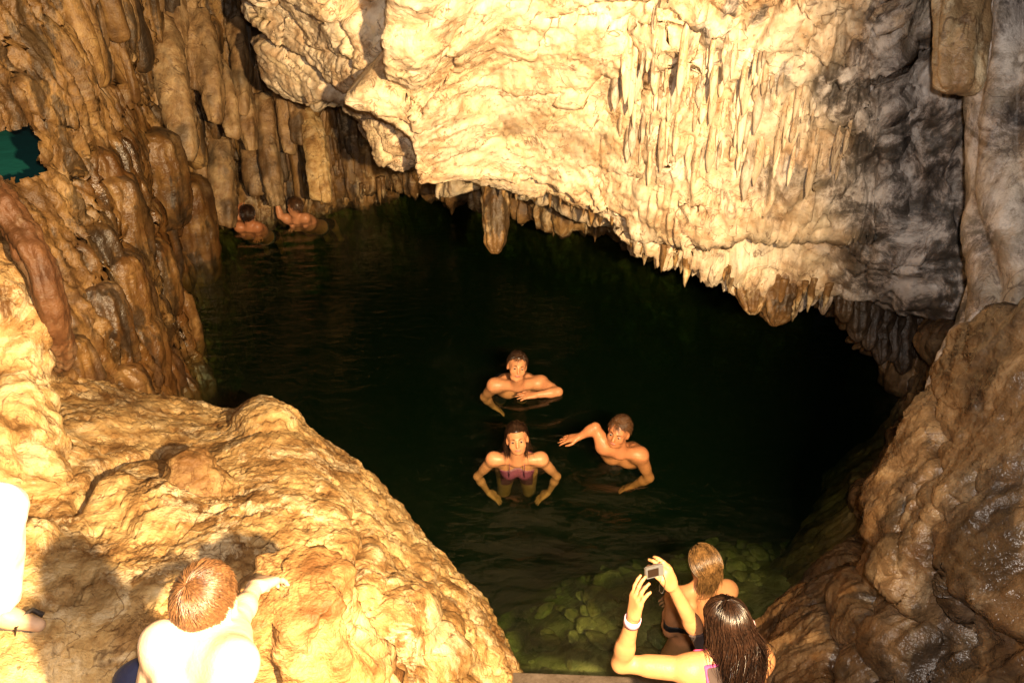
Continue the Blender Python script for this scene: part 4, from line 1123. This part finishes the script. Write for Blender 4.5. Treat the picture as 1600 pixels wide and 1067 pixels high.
    def eyes(self):
        c, R, sc = self.hd
        p = lambda a, b, d: c + R @ (np.array([a, b, d]) * sc)
        for q in (-1, 1):
            self.blob('eye', p(q * .031, .078, .004), (.0135, .012, .0075), R, M['eye'], sc)
            self.blob('iris', p(q * .031, .0885, .004), (.0075, .004, .0070), R, M['iris'], sc)
            a, b = p(q * .014, .094, .025), p(q * .050, .076, .028)
            mid = (a + b) / 2 + R[:, 2] * .005 * sc + R[:, 1] * .004 * sc
            V, Q = strands(np.array([[a, (a + mid) / 2 + R[:, 2] * .001, mid, (mid + b) / 2, b]]), .0042 * sc)
            self.part('eyebrow', V, Q, M['iris'])
        self.blob('mouth', p(0, .093, -.058), (.023, .006, .0075), R, M['lip'], sc)
    def blob(self, name, c, r, R, mat, sc=1.0, n=10, m=14):
        th = np.linspace(0.001, np.pi - .001, n)[:, None]; ph = np.linspace(0, 2 * np.pi, m, endpoint=False)[None]
        L = np.stack([np.sin(th) * np.cos(ph) * r[0], np.sin(th) * np.sin(ph) * r[1], np.cos(th) * r[2] + 0 * ph], -1) * sc
        return self.part(name, (c + L @ R.T).reshape(-1, 3), grid_faces(n, m, True)[:, ::-1], mat)
    def hair(self, mat, n, length, r0, seed=0, hairline=.55, lift=.006, crown=(0, -.5, .86), longfall=0.0, wave=.012, k=9, back=-.15, capoff=.0005, leave=1.5, drift=(0, 0, 0), narrow=1.0):
        c, R, sc = self.hd
        rg = np.random.RandomState(seed)
        E = np.array([.080, .098, .097]) * sc; C0 = c + R @ (np.array([0, -.012, .025]) * sc)
        D = rg.normal(size=(n * 4, 3)); D /= np.linalg.norm(D, axis=1)[:, None]
        # hair covers the vault and the back, not the face
        keep = (D[:, 2] > hairline * np.clip(D[:, 1] + .25, 0, 1) * 1.4 - .62 * np.clip(-D[:, 1] + .35, 0, 1) - .05)
        D = D[keep][:n]
        w = unit(np.array(crown, float))
        ax = np.cross(np.broadcast_to(w, D.shape), D); ax /= np.linalg.norm(ax, axis=1)[:, None] + 1e-9
        # a slight swirl about the whorl
        T = np.linspace(0, 1, k)
        th0 = np.arccos(np.clip(D @ w, -1, 1))
        lenj = length * rg.uniform(.55, 1.25, len(D)); rj = 1 + np.abs(rg.normal(size=(len(D), 1))) * .035
        paths = np.zeros((len(D), k, 3))
        clump = rg.randint(0, max(4, n // 14), len(D)); cj = rg.normal(size=(n, 3)) * .35
        for j, tt in enumerate(T):
            if longfall <= 0:
                ang = lenj * tt / .095 / sc
                d = D * np.cos(ang)[:, None] + np.cross(ax, D) * np.sin(ang)[:, None]
                d = d + (cj[clump] * .22 + rg.normal(size=(len(D), 1)) * 0) * tt; d /= np.linalg.norm(d, axis=1)[:, None]
                L = d * E * (1 + (lift + .010 * rg.rand()) * 10 * (.15 + tt * (1 - .35 * tt)))[..., None] if np.ndim(lift) else d * E * (1.0 + lift / .09 * (.2 + 1.6 * tt - .5 * tt * tt)) * (1 + (rj - 1) * tt)
                paths[:, j] = C0 + L @ R.T
            else:
                s_ = tt * (length + longfall) * rg.uniform(.999, 1.001) * (lenj / length)
                thm = np.maximum(th0, leave)
                arc = (thm - th0) * .095 * sc
                on = np.minimum(s_, arc)
                ang = on / .095 / sc
                d = D * np.cos(ang)[:, None] + np.cross(ax, D) * np.sin(ang)[:, None]
                L = d * E * (1.0 + lift / .09) * (1 + (rj - 1) * 1.3 + .025 * np.sin(clump * 2.4)[:, None])
                p_ = C0 + L @ R.T
                fall = np.maximum(s_ - arc, 0)
                ph = cj[clump][:, 0] * 9
                wv_ = wave * np.stack([np.sin(fall * 26 + ph), np.cos(fall * 21 + ph * 1.3), 0 * fall], -1) * np.clip(fall / .12, 0, 1)[:, None]
                out = (R @ np.array([0, back, 0]))[None] * np.sqrt(np.clip(fall, 0, 1))[:, None]
                axc = C0 + np.array([0, 0, 0]); fr1 = np.clip(fall / .25, 0, 1)[:, None]
                p_[:, :2] = axc[:2] + (p_[:, :2] - axc[:2]) * (1 + (narrow - 1) * fr1)
                p_ = p_ + np.array([0, 0, -1.0]) * fall[:, None] + out * .5 + wv_ + np.array(drift) * fr1 + cj[clump] * .07 * np.clip(fall / .2, 0, 1)[:, None]
                paths[:, j] = p_
        V, Q = strands(paths, r0)
        # the cap under the strands
        th = np.linspace(.001, np.pi * .999, 26)[:, None]; ph = np.linspace(0, 2 * np.pi, 36, endpoint=False)[None]
        d = np.stack([np.sin(th) * np.cos(ph), np.sin(th) * np.sin(ph), np.cos(th) + 0 * ph], -1)
        ok = d[..., 2] > hairline * np.clip(d[..., 1] + .25, 0, 1) * 1.4 - .62 * np.clip(-d[..., 1] + .35, 0, 1) - .02
        L = d * (E + capoff) * np.where(ok, 1.0, .82)[..., None]
        V2 = (C0 + L @ R.T).reshape(-1, 3); Q2 = grid_faces(26, 36, True)[:, ::-1] + len(V)
        return self.part('hair', np.concatenate([V, V2]), np.concatenate([Q, Q2]), mat)
HM = dict(boy=hair_mat('short_brown_hair', (.050, .021, .008), (.21, .10, .038)), dark=hair_mat('wet_dark_hair', (.012, .006, .004), (.06, .028, .015), .3),
          long=hair_mat('long_dark_brown_hair', (.004, .002, .0013), (.040, .018, .010), .30), blond=hair_mat('wet_blond_hair', (.022, .010, .004), (.30, .16, .055), .34), mid=hair_mat('brown_hair', (.05, .022, .010), (.13, .06, .025)))
def bound(P, pad=.12):
    pts = []
    for p in P.pr: pts += [p[1], p[2]] if p[0] == 'cone' else [p[1]]
    pts = np.array(pts); return pts.min(0) - pad, pts.max(0) + pad

# ---- the bare-backed person squatting in the foreground
p = Person()
hc = at(322, 940, 2.14); nk = at(328, 1008, 2.06)
shL, shR = at(256, 1006, 2.08), at(366, 1036, 2.02)
pel = V3(-.80, 1.08, 1.70)
lat, fr_, ax_ = p.torso(pel, nk - V3(0, 0, .02), shL, shR, w=.84)
p.necks(nk - V3(0, .02, .04), hc - V3(0, .01, .05), .050)
face = unit(V3(.25, .95, -.25))
p.head(hc, face, V3(.02, .15, 1), .86)
elL, wrL = at(222, 1130, 2.16), at(235, 1180, 2.40)
elR, wrR = at(372, 965, 2.26), at(398, 918, 2.44)
p.arm(shL, elL, wrL, .84); p.arm(shR, elR, wrR, .84)
hd_dir = unit(at(434, 897, 2.58) - wrR)
p.hand(wrR, hd_dir, V3(.1, -.3, -1), 1, (.42, .35, .30, .30), .7, .06, 1.0, pinch=True)
p.hand(wrL, unit(V3(-.1, .6, -.7)), V3(.5, .2, -.4), -1, (.4, .4, .4, .4))
knL, knR = at(216, 1066, 2.36), at(352, 1022, 2.32)
p.leg(pel + V3(-.085, 0, .0), knL, V3(knL[0] + .02, knL[1] - .06, 1.40), V3(knL[0], knL[1] + .12, 1.36), .8)
p.leg(pel + V3(.085, 0, .0), knR, V3(knR[0] + .02, knR[1] - .06, 1.36), V3(knR[0] + .05, knR[1] + .12, 1.32), .8)
lo, hi = bound(p)
p.build('bare-backed short-haired person squatting in the foreground, one hand on the stump', 'person', lo, hi, .0065, SK['pale'])
p.hair(HM['boy'], 3400, .045, .0013, 3, k=7, crown=(-.15, -.62, .76), lift=.008)
M['navy'] = cloth_mat('navy_cloth', (.018, .020, .055))
def thigh_reg(X):
    r = None
    for a, b in ((pel + V3(-.085, 0, 0), knL), (pel + V3(.085, 0, 0), knR)):
        ab = b - a; tt = ((X - a) @ ab) / (ab @ ab)
        q = np.linalg.norm(X - a - np.clip(tt, 0, 1.15)[..., None] * ab, axis=-1) - .085
        q = np.maximum(q, (tt - 1.16) * .4)
        r = q if r is None else np.minimum(r, q)
    w = np.linalg.norm(X - pel, axis=-1) - .2
    return np.minimum(r, np.maximum(w, (X - (pel + ax_ * .12)) @ unit(ax_)))
p.garment('shorts', thigh_reg, .014, M['navy'], 'dark navy shorts', fold=.006)
t = NT('silver_metal'); t.bsdf(Base_Color=(.6, .6, .62), Metallic=1.0, Roughness=.25); M['metal'] = t.m
def band(P_, name, a, b, r, w, mat, label=None):
    a = np.array(a); d = unit(np.array(b) - a); X = unit(np.cross(d, V3(.3, .2, .9))); Y = np.cross(d, X)
    ph = np.linspace(0, 2 * np.pi, 28, endpoint=False)
    prof = [(-w, 0), (-w, .003), (w, .003), (w, 0)]
    V = np.array([[a + d * o + (r + e) * (math.cos(q) * X + math.sin(q) * Y) for q in ph] for o, e in prof])
    return P_.part(name, V.reshape(-1, 3), grid_faces(4, 28, True), mat, label=label)

# ---- the woman taking a picture
p = Person()
hc = at(1133, 976, 3.26)
shL, shR = at(1080, 1046, 3.30), at(1186, 1030, 3.36)
nk = (shL + shR) / 2 + V3(0, .0, .06)
pel = (shL + shR) / 2 + V3(.02, -.10, -.52)
lat, fr_, ax_ = p.torso(pel, nk, shL, shR, w=.92, female=True)
p.necks(nk - V3(0, 0, .03), hc - V3(0, .0, .06), .046)
p.head(hc, V3(-.42, .9, -.12), V3(0, .1, 1), .90)
elL, wrL = at(970, 1036, 3.36), at(990, 962, 3.20)
elR, wrR = at(1096, 1000, 3.50), at(1050, 915, 3.30)
p.arm(shL, elL, wrL, .95); p.arm(shR, elR, wrR, .88)
camc = at(1022, 892, 3.21)
p.hand(wrL, unit(at(1000, 905, 3.14) - wrL), unit(V3(.75, .35, .2)), 1, (.22, .25, .28, .3), .9, .08, .98)
p.hand(wrR, unit(at(1028, 876, 3.20) - wrR), unit(V3(-.7, .5, .1)), -1, (.55, .6, .6, .6), .8, .04, .98)
gz_ = .08
p.leg(pel + V3(-.09, 0, -.04), V3(pel[0] - .09, pel[1] + .06, gz_ + .34), V3(pel[0] - .09, pel[1] - .02, gz_ + .07), V3(pel[0] - .11, pel[1] + .16, gz_ + .03))
p.leg(pel + V3(.09, 0, -.04), V3(pel[0] + .09, pel[1] + .06, gz_ + .34), V3(pel[0] + .09, pel[1] - .02, gz_ + .07), V3(pel[0] + .11, pel[1] + .16, gz_ + .03))
lo, hi = bound(p)
p.build('woman in a dark top raising a small camera, long dark hair down her back', 'person', lo, hi, .0066, SK['tan'])
M['top'] = cloth_mat('dark_brown_jersey', (.050, .030, .026)); M['pink'] = cloth_mat('pink_trim', (.62, .06, .22))
shm = (shL + shR) / 2; hw_ = np.linalg.norm(shR - shL) / 2
def top_reg(X, grow=0.0):
    l = np.abs((X - shm) @ lat); z_ = (X - pel) @ unit(ax_); Ln = np.linalg.norm(ax_)
    q = l - (hw_ - .034 + .07 * sm(Ln - .10, Ln - .24, z_)) - grow
    rad = np.linalg.norm((X - pel) - z_[..., None] * unit(ax_), axis=-1) - .185
    return np.maximum.reduce([q, z_ - (Ln - .005) - grow, -z_ - .03, rad - grow])
p.garment('tank_top', lambda X: top_reg(X), .008, M['top'], 'dark brown sleeveless top')
for q_s in (-1, 1):
    p.garment('armhole_trim', lambda X, q_s=q_s: np.maximum.reduce([top_reg(X, .006), -top_reg(X, -.003), .03 - q_s * ((X - shm) @ lat)]), .0095, M['pink'], 'bright pink trim of the top')
p.garment('shorts', lambda X: np.maximum(((X - pel) @ unit(ax_)) + .02, -(X[..., 2] - (pel[2] - .30))), .008, M['navy'])
p.hair(HM['long'], 2500, .16, .0022, 5, longfall=.08, k=14, lift=.010, back=-.08, wave=.024, hairline=.5, crown=(0, .15, 1), leave=1.35, drift=(.06, -.03, 0), narrow=.75)
M['band'] = cloth_mat('pale_pink_wristband', (.75, .42, .55), .6)
band(p, 'wristband', wrL + (elL - wrL) * .10, elL, .030, .018, M['band'], 'pale pink wristband')
c_, R_, s_ = p.hd
t = NT('shiny_clip'); t.bsdf(Base_Color=(.85, .55, .6), Roughness=.1, Metallic=.4)
hcl = c_ + R_ @ V3(.085, -.045, .0)
V, Q = strands(np.array([[hcl + V3(.004, -.004, .035), hcl + V3(.012, -.012, .012), hcl + V3(.012, -.012, -.015), hcl + V3(.006, -.008, -.04)]]), .010)
p.part('hair_clip', V, Q, t.m, label='shiny pink hair clip')

# compact camera held up between her hands
t = NT('camera_plastic'); t.bsdf(Base_Color=(.22, .22, .23), Roughness=.3, Metallic=.6)
cr_root = bpy.data.objects.new('camera_compact', None); COL.objects.link(cr_root); cr_root.location = camc; cr_root.scale = (.85, .85, .85)
cr_root.rotation_euler = (math.radians(-15), 0, math.radians(18))
tag(cr_root, 'small silver compact camera held up in the woman\'s two hands', 'camera')
def bevbox(name, size, mat, parent, loc=(0, 0, 0), bev=.004):
    b = bmesh.new(); bmesh.ops.create_cube(b, size=1); bmesh.ops.scale(b, vec=size, verts=b.verts); bmesh.ops.bevel(b, geom=list(b.edges), offset=bev, segments=2, affect='EDGES')
    m_ = bpy.data.meshes.new(name); b.to_mesh(m_); b.free(); o = link(name, m_, mat, parent); o.location = loc; return o
bevbox('body', (.092, .022, .056), t.m, cr_root)
lo_ = tube('lens', [(0, .010, .0), (0, .020, .0), (0, .028, 0), (0, .030, 0)], [.019, .019, .016, .014], [.019, .019, .016, .014], 8, 20, M['metal'], parent=cr_root)
bevbox('screen', (.055, .002, .040), M['iris'], cr_root, (-.010, -.0118, 0), .0006)
lp = np.array([[(.044, 0, -.02), (.052, -.004, -.06), (.046, -.006, -.10), (.032, -.006, -.122), (.022, -.004, -.10), (.030, -.002, -.06), (.042, 0, -.022)]])
V, Q = strands(cr(lp, 40, 1), .0018); me = raw_mesh('wrist_strap', V, Q); link('wrist_strap', me, M['metal'], cr_root)

# ---- the woman standing waist-deep by the ledge
M['black'] = cloth_mat('black_swimsuit', (.012, .012, .014), .5)
p = Person()
hc = at(1100, 882, 4.55); shL, shR = at(1056, 934, 4.62), at(1136, 922, 4.72)
nk = (shL + shR) / 2 + V3(0, 0, .06); pel = V3(nk[0] - .02, nk[1] + .02, -.24)
lat, fr_, ax_ = p.torso(pel, nk, shL, shR, w=.90, female=True)
p.necks(nk - V3(0, 0, .03), hc - V3(0, 0, .06), .046); p.head(hc, V3(-.35, .9, -.1), V3(-.12, .1, 1), .92)
p.arm(shL, at(1046, 985, 4.75), at(1040, 960, 4.98), .9); p.arm(shR, at(1128, 950, 5.0), at(1070, 940, 5.12), .9)
p.hand(at(1070, 940, 5.12), V3(-1, .1, .1), V3(0, -1, 0), 1); p.hand(at(1040, 960, 4.98), V3(.3, .8, .3), V3(1, 0, 0), 1)
for q in (-.09, .09): p.leg(pel + V3(q, 0, -.05), V3(pel[0] + q, pel[1] + .05, -.62), V3(pel[0] + q, pel[1], -.98), V3(pel[0] + q, pel[1] + .15, -1.02))
lo, hi = bound(p); p.build('blond woman in a dark bikini standing in the shallows with her back to us', 'person', lo, hi, .0085, SK['tan'])
dirn = unit(ax_)
p.garment('bikini_top', lambda X: np.abs(((X - pel) @ dirn) - .62 * np.linalg.norm(ax_) - .10 * ((X - nk) @ lat)) - .024, .006, M['black'], 'dark bikini strap')
p.garment('bikini_bottom', lambda X: np.abs(((X - pel) @ dirn) + .02) - .07, .006, M['black'])
p.hair(HM['blond'], 1600, .125, .0024, 7, longfall=.001, k=11, lift=.010, back=-.03, wave=.006, hairline=.4, crown=(0, .75, .66), leave=2.2, narrow=.6)
# ---- three swimmers in the middle of the pool
def swimmer(label, hp, hd_, face, sL, sR, arms, pel, mat, hm, suit=None, female=False, hair=(900, .045, 0.0), h=.0095, legs=None, eyes=True, w=1.0, am=1.0, jaw=1.0, wide=1.0, hl=.42, crown=(0, .55, .83), group='bathers in the dark pool', up=(0, .15, 1), seed=1):
    p = Person(); hc = at(*hp); 
    p.head(hc, face, up, hd_, jaw, wide)
    shL, shR = np.array(sL), np.array(sR); nk = (shL + shR) / 2 * .6 + hc * .4 - V3(0, 0, .055)
    lat, fr_, ax_ = p.torso(np.array(pel), nk - V3(0, 0, .03), shL, shR, w=w, female=female)
    p.necks(nk - V3(0, 0, .03), hc - V3(0, 0, .05), .05)
    for (sh, el, wr, tip, side) in ((shL, *arms[0], -1), (shR, *arms[1], 1)):
        p.arm(sh, el, wr, am); p.hand(wr, unit(np.array(tip) - np.array(wr)), V3(0, .1, -1), side, (.12, .12, .12, .12), .15, .14)
    pe = np.array(pel)
    for q in (-1, 1):
        k1 = pe + lat * q * .11 + unit(pe - nk) * .40 + fr_ * .12; a1 = k1 + unit(pe - nk) * .38 - fr_ * .14
        p.leg(pe + lat * q * .09, k1, a1, a1 + unit(pe - nk) * .14)
    lo, hi = bound(p); p.build(label, 'person', lo, hi, h, mat, group)
    dirn = unit(ax_); Ln = np.linalg.norm(ax_)
    if suit is not None and female:
        p.garment('swimsuit', lambda X: np.maximum.reduce([((X - pe) @ dirn) - (.80 * Ln), -((X - pe) @ dirn) - .10, np.abs((X - pe) @ lat) - .135]), .007, suit)
        for q in (-1, 1):
            a = pe + dirn * .78 * Ln + lat * q * .06 + fr_ * .115; b = nk + lat * q * .055 + fr_ * .035
            V, Q = strands(np.array([[a, a * .6 + b * .4 + fr_ * .03, b + fr_ * .015, b - fr_ * .05]]), .005); p.part('strap', V, Q, suit)
    elif suit is not None:
        p.garment('swim_shorts', lambda X: np.maximum(((X - pe) @ dirn) - .05, -((X - pe) @ dirn) - .30), .012, suit)
    if eyes: p.eyes()
    p.hair(hm, hair[0], hair[1], .0020, seed, longfall=hair[2], k=9 if hair[2] == 0 else 12, leave=1.9, narrow=.8, lift=.009, back=-.05, wave=.004, hairline=hl, crown=crown)
    return p
M['plum'] = cloth_mat('plum_swimsuit', (.22, .05, .10), .5)
S = lambda u, v, z: atz(u, v, z)
swimmer('woman in a plum halter swimsuit swimming towards us, dark hair drawn back', (808, 686, 6.06), .98, V3(0, -.92, .28), S(845, 717, .0), S(771, 717, .0),
        ((S(870, 744, -.24), S(858, 768, -.46), S(846, 776, -.52)), (S(746, 744, -.24), S(762, 768, -.46), S(774, 776, -.52))), atz(808, 724, -.04) + V3(0, .40, -.38), SK['wet'], HM['dark'], M['plum'], True, (1100, .16, 0.05), w=.82, am=.80, seed=11, hl=.38, crown=(0, .9, .42), jaw=.90, wide=.90, up=(-.12, .15, 1))
swimmer('man swimming farthest out of the three mid-pool bathers, one forearm across the water', (808, 572, 6.92), 1.0, V3(.12, -.95, .2), S(845, 598, .0), S(773, 602, .0),
        ((S(872, 612, .02), S(838, 617, .02), S(822, 618, .02)), (S(757, 620, -.18), S(770, 634, -.34), S(780, 640, -.40))), atz(810, 602, -.02) + V3(-.05, .50, -.32), SK['wet'], HM['dark'], M['navy'], False, (800, .030, 0.0), w=1.05, seed=12, jaw=1.08, wide=1.02, up=(.14, .2, 1))
swimmer('man swimming with one arm stretched out to the left above the water', (967, 674, 6.16), 1.0, V3(-.45, -.85, .05), S(1000, 711, -.01), S(944, 697, .10),
        ((S(1014, 746, -.24), S(990, 758, -.38), S(976, 762, -.44)), (atz(930, 668, .24) * 1.0, atz(906, 682, .16), atz(894, 684, .14))), atz(975, 712, -.02) + V3(.10, .48, -.36), SK['brown'], HM['mid'], M['navy'], False, (800, .045, 0.0), w=1.0, seed=13, crown=(.4, .5, .77), jaw=1.0, wide=.95, up=(.22, .1, 1))
# ---- two bathers by the far wall
swimmer('dark-haired bather seen from behind at the far wall, one hand up on the rock', (388, 335, dz(335, .22)), 1.0, V3(-.1, 1, .1), S(374, 355, .04), S(402, 355, .04),
        ((S(370, 347, .06), S(374, 334, .16), S(375, 328, .20)), (S(408, 364, -.08), S(404, 370, -.12), S(402, 374, -.12))), atz(390, 360, -.04) + V3(0, .40, -.26), SK['brown'], HM['dark'], M['black'], False, (500, .05, 0.0), .0095, None, False, group='bathers at the far wall', seed=14)
swimmer('light-haired bather at the far wall stooping beside the yellow slabs, arm against the rock', (461, 324, dz(324, .27)), 1.0, V3(-.8, .5, -.1), S(449, 342, .08), S(477, 341, .12),
        ((S(438, 338, .14), S(433, 318, .30), S(432, 312, .34)), (S(482, 350, .0), S(470, 354, -.1), S(462, 356, -.1))), atz(466, 348, -.04) + V3(.12, .38, -.22), SK['wet'], HM['mid'], M['black'], False, (500, .04, 0.0), .0095, None, False, group='bathers at the far wall', seed=15)

# ---- the person cut off by the left edge: white trouser leg and sandalled foot
M['white'] = cloth_mat('white_cotton', (.80, .78, .74))
p = Person()
an = at(8, 962, 3.10); toe = at(60, 976, 3.16); kn = at(-8, 800, 2.92)
hipp = kn + V3(-.40, -.18, .10)
p.leg(hipp, kn, an + V3(-.03, 0, .04), toe, 1.12); p.leg(hipp + V3(-.05, -.2, 0), kn + V3(-.1, -.28, 0), an + V3(-.1, -.30, .04), toe + V3(-.1, -.3, 0), 1.1)
pel = hipp + V3(-.03, -.1, .02); sh = pel + V3(.08, .05, .5)
p.torso(pel, sh + V3(0, 0, .06), sh + V3(0, .17, 0), sh + V3(0, -.17, 0)); hc = sh + V3(.05, 0, .24)
p.necks(sh + V3(0, 0, .04), hc - V3(0, 0, .06)); p.head(hc, V3(1, .2, -.1), V3(0, 0, 1))
for q in (-1, 1):
    p.arm(sh + V3(0, .17 * q, 0), sh + V3(.06, .2 * q, -.28), sh + V3(.25, .1 * q, -.42)); p.hand(sh + V3(.25, .1 * q, -.42), V3(1, 0, -.2), V3(0, -q, 0), 1)
lo, hi = bound(p); p.build('person in white trousers cut off by the left edge, one sandalled foot showing', 'person', lo, hi, .010, SK['pale'])
p.garment('trousers', lambda X: np.maximum(-(X[..., 2] - (an[2] + .055)), X[..., 2] - (pel[2] + .08)), .030, M['white'], 'white trousers', fold=.014)
p.hair(HM['dark'], 400, .04, .002, 16)
M['strap'] = cloth_mat('dark_sandal', (.05, .04, .035), .6)
fd = unit(toe - an)
V, Q = strands(np.array([[toe - fd * .05 + V3(.03, .06, -.03), toe - fd * .05 + V3(.01, .04, .02), toe - fd * .05 + V3(0, 0, .03), toe - fd * .05 + V3(-.01, -.04, .01), toe - fd * .05 + V3(-.02, -.05, -.03)]]), .012)
sd = p.part('sandal_strap', V, Q, M['strap'])
V, Q = strands(cr(np.array([[an - fd * .05 - V3(0, 0, .075), (an + toe) / 2 - V3(0, 0, .055), toe + fd * .035 - V3(0, 0, .03)]]), 12, 1), .03)
p.part('sandal_sole', V, Q, M['strap'])
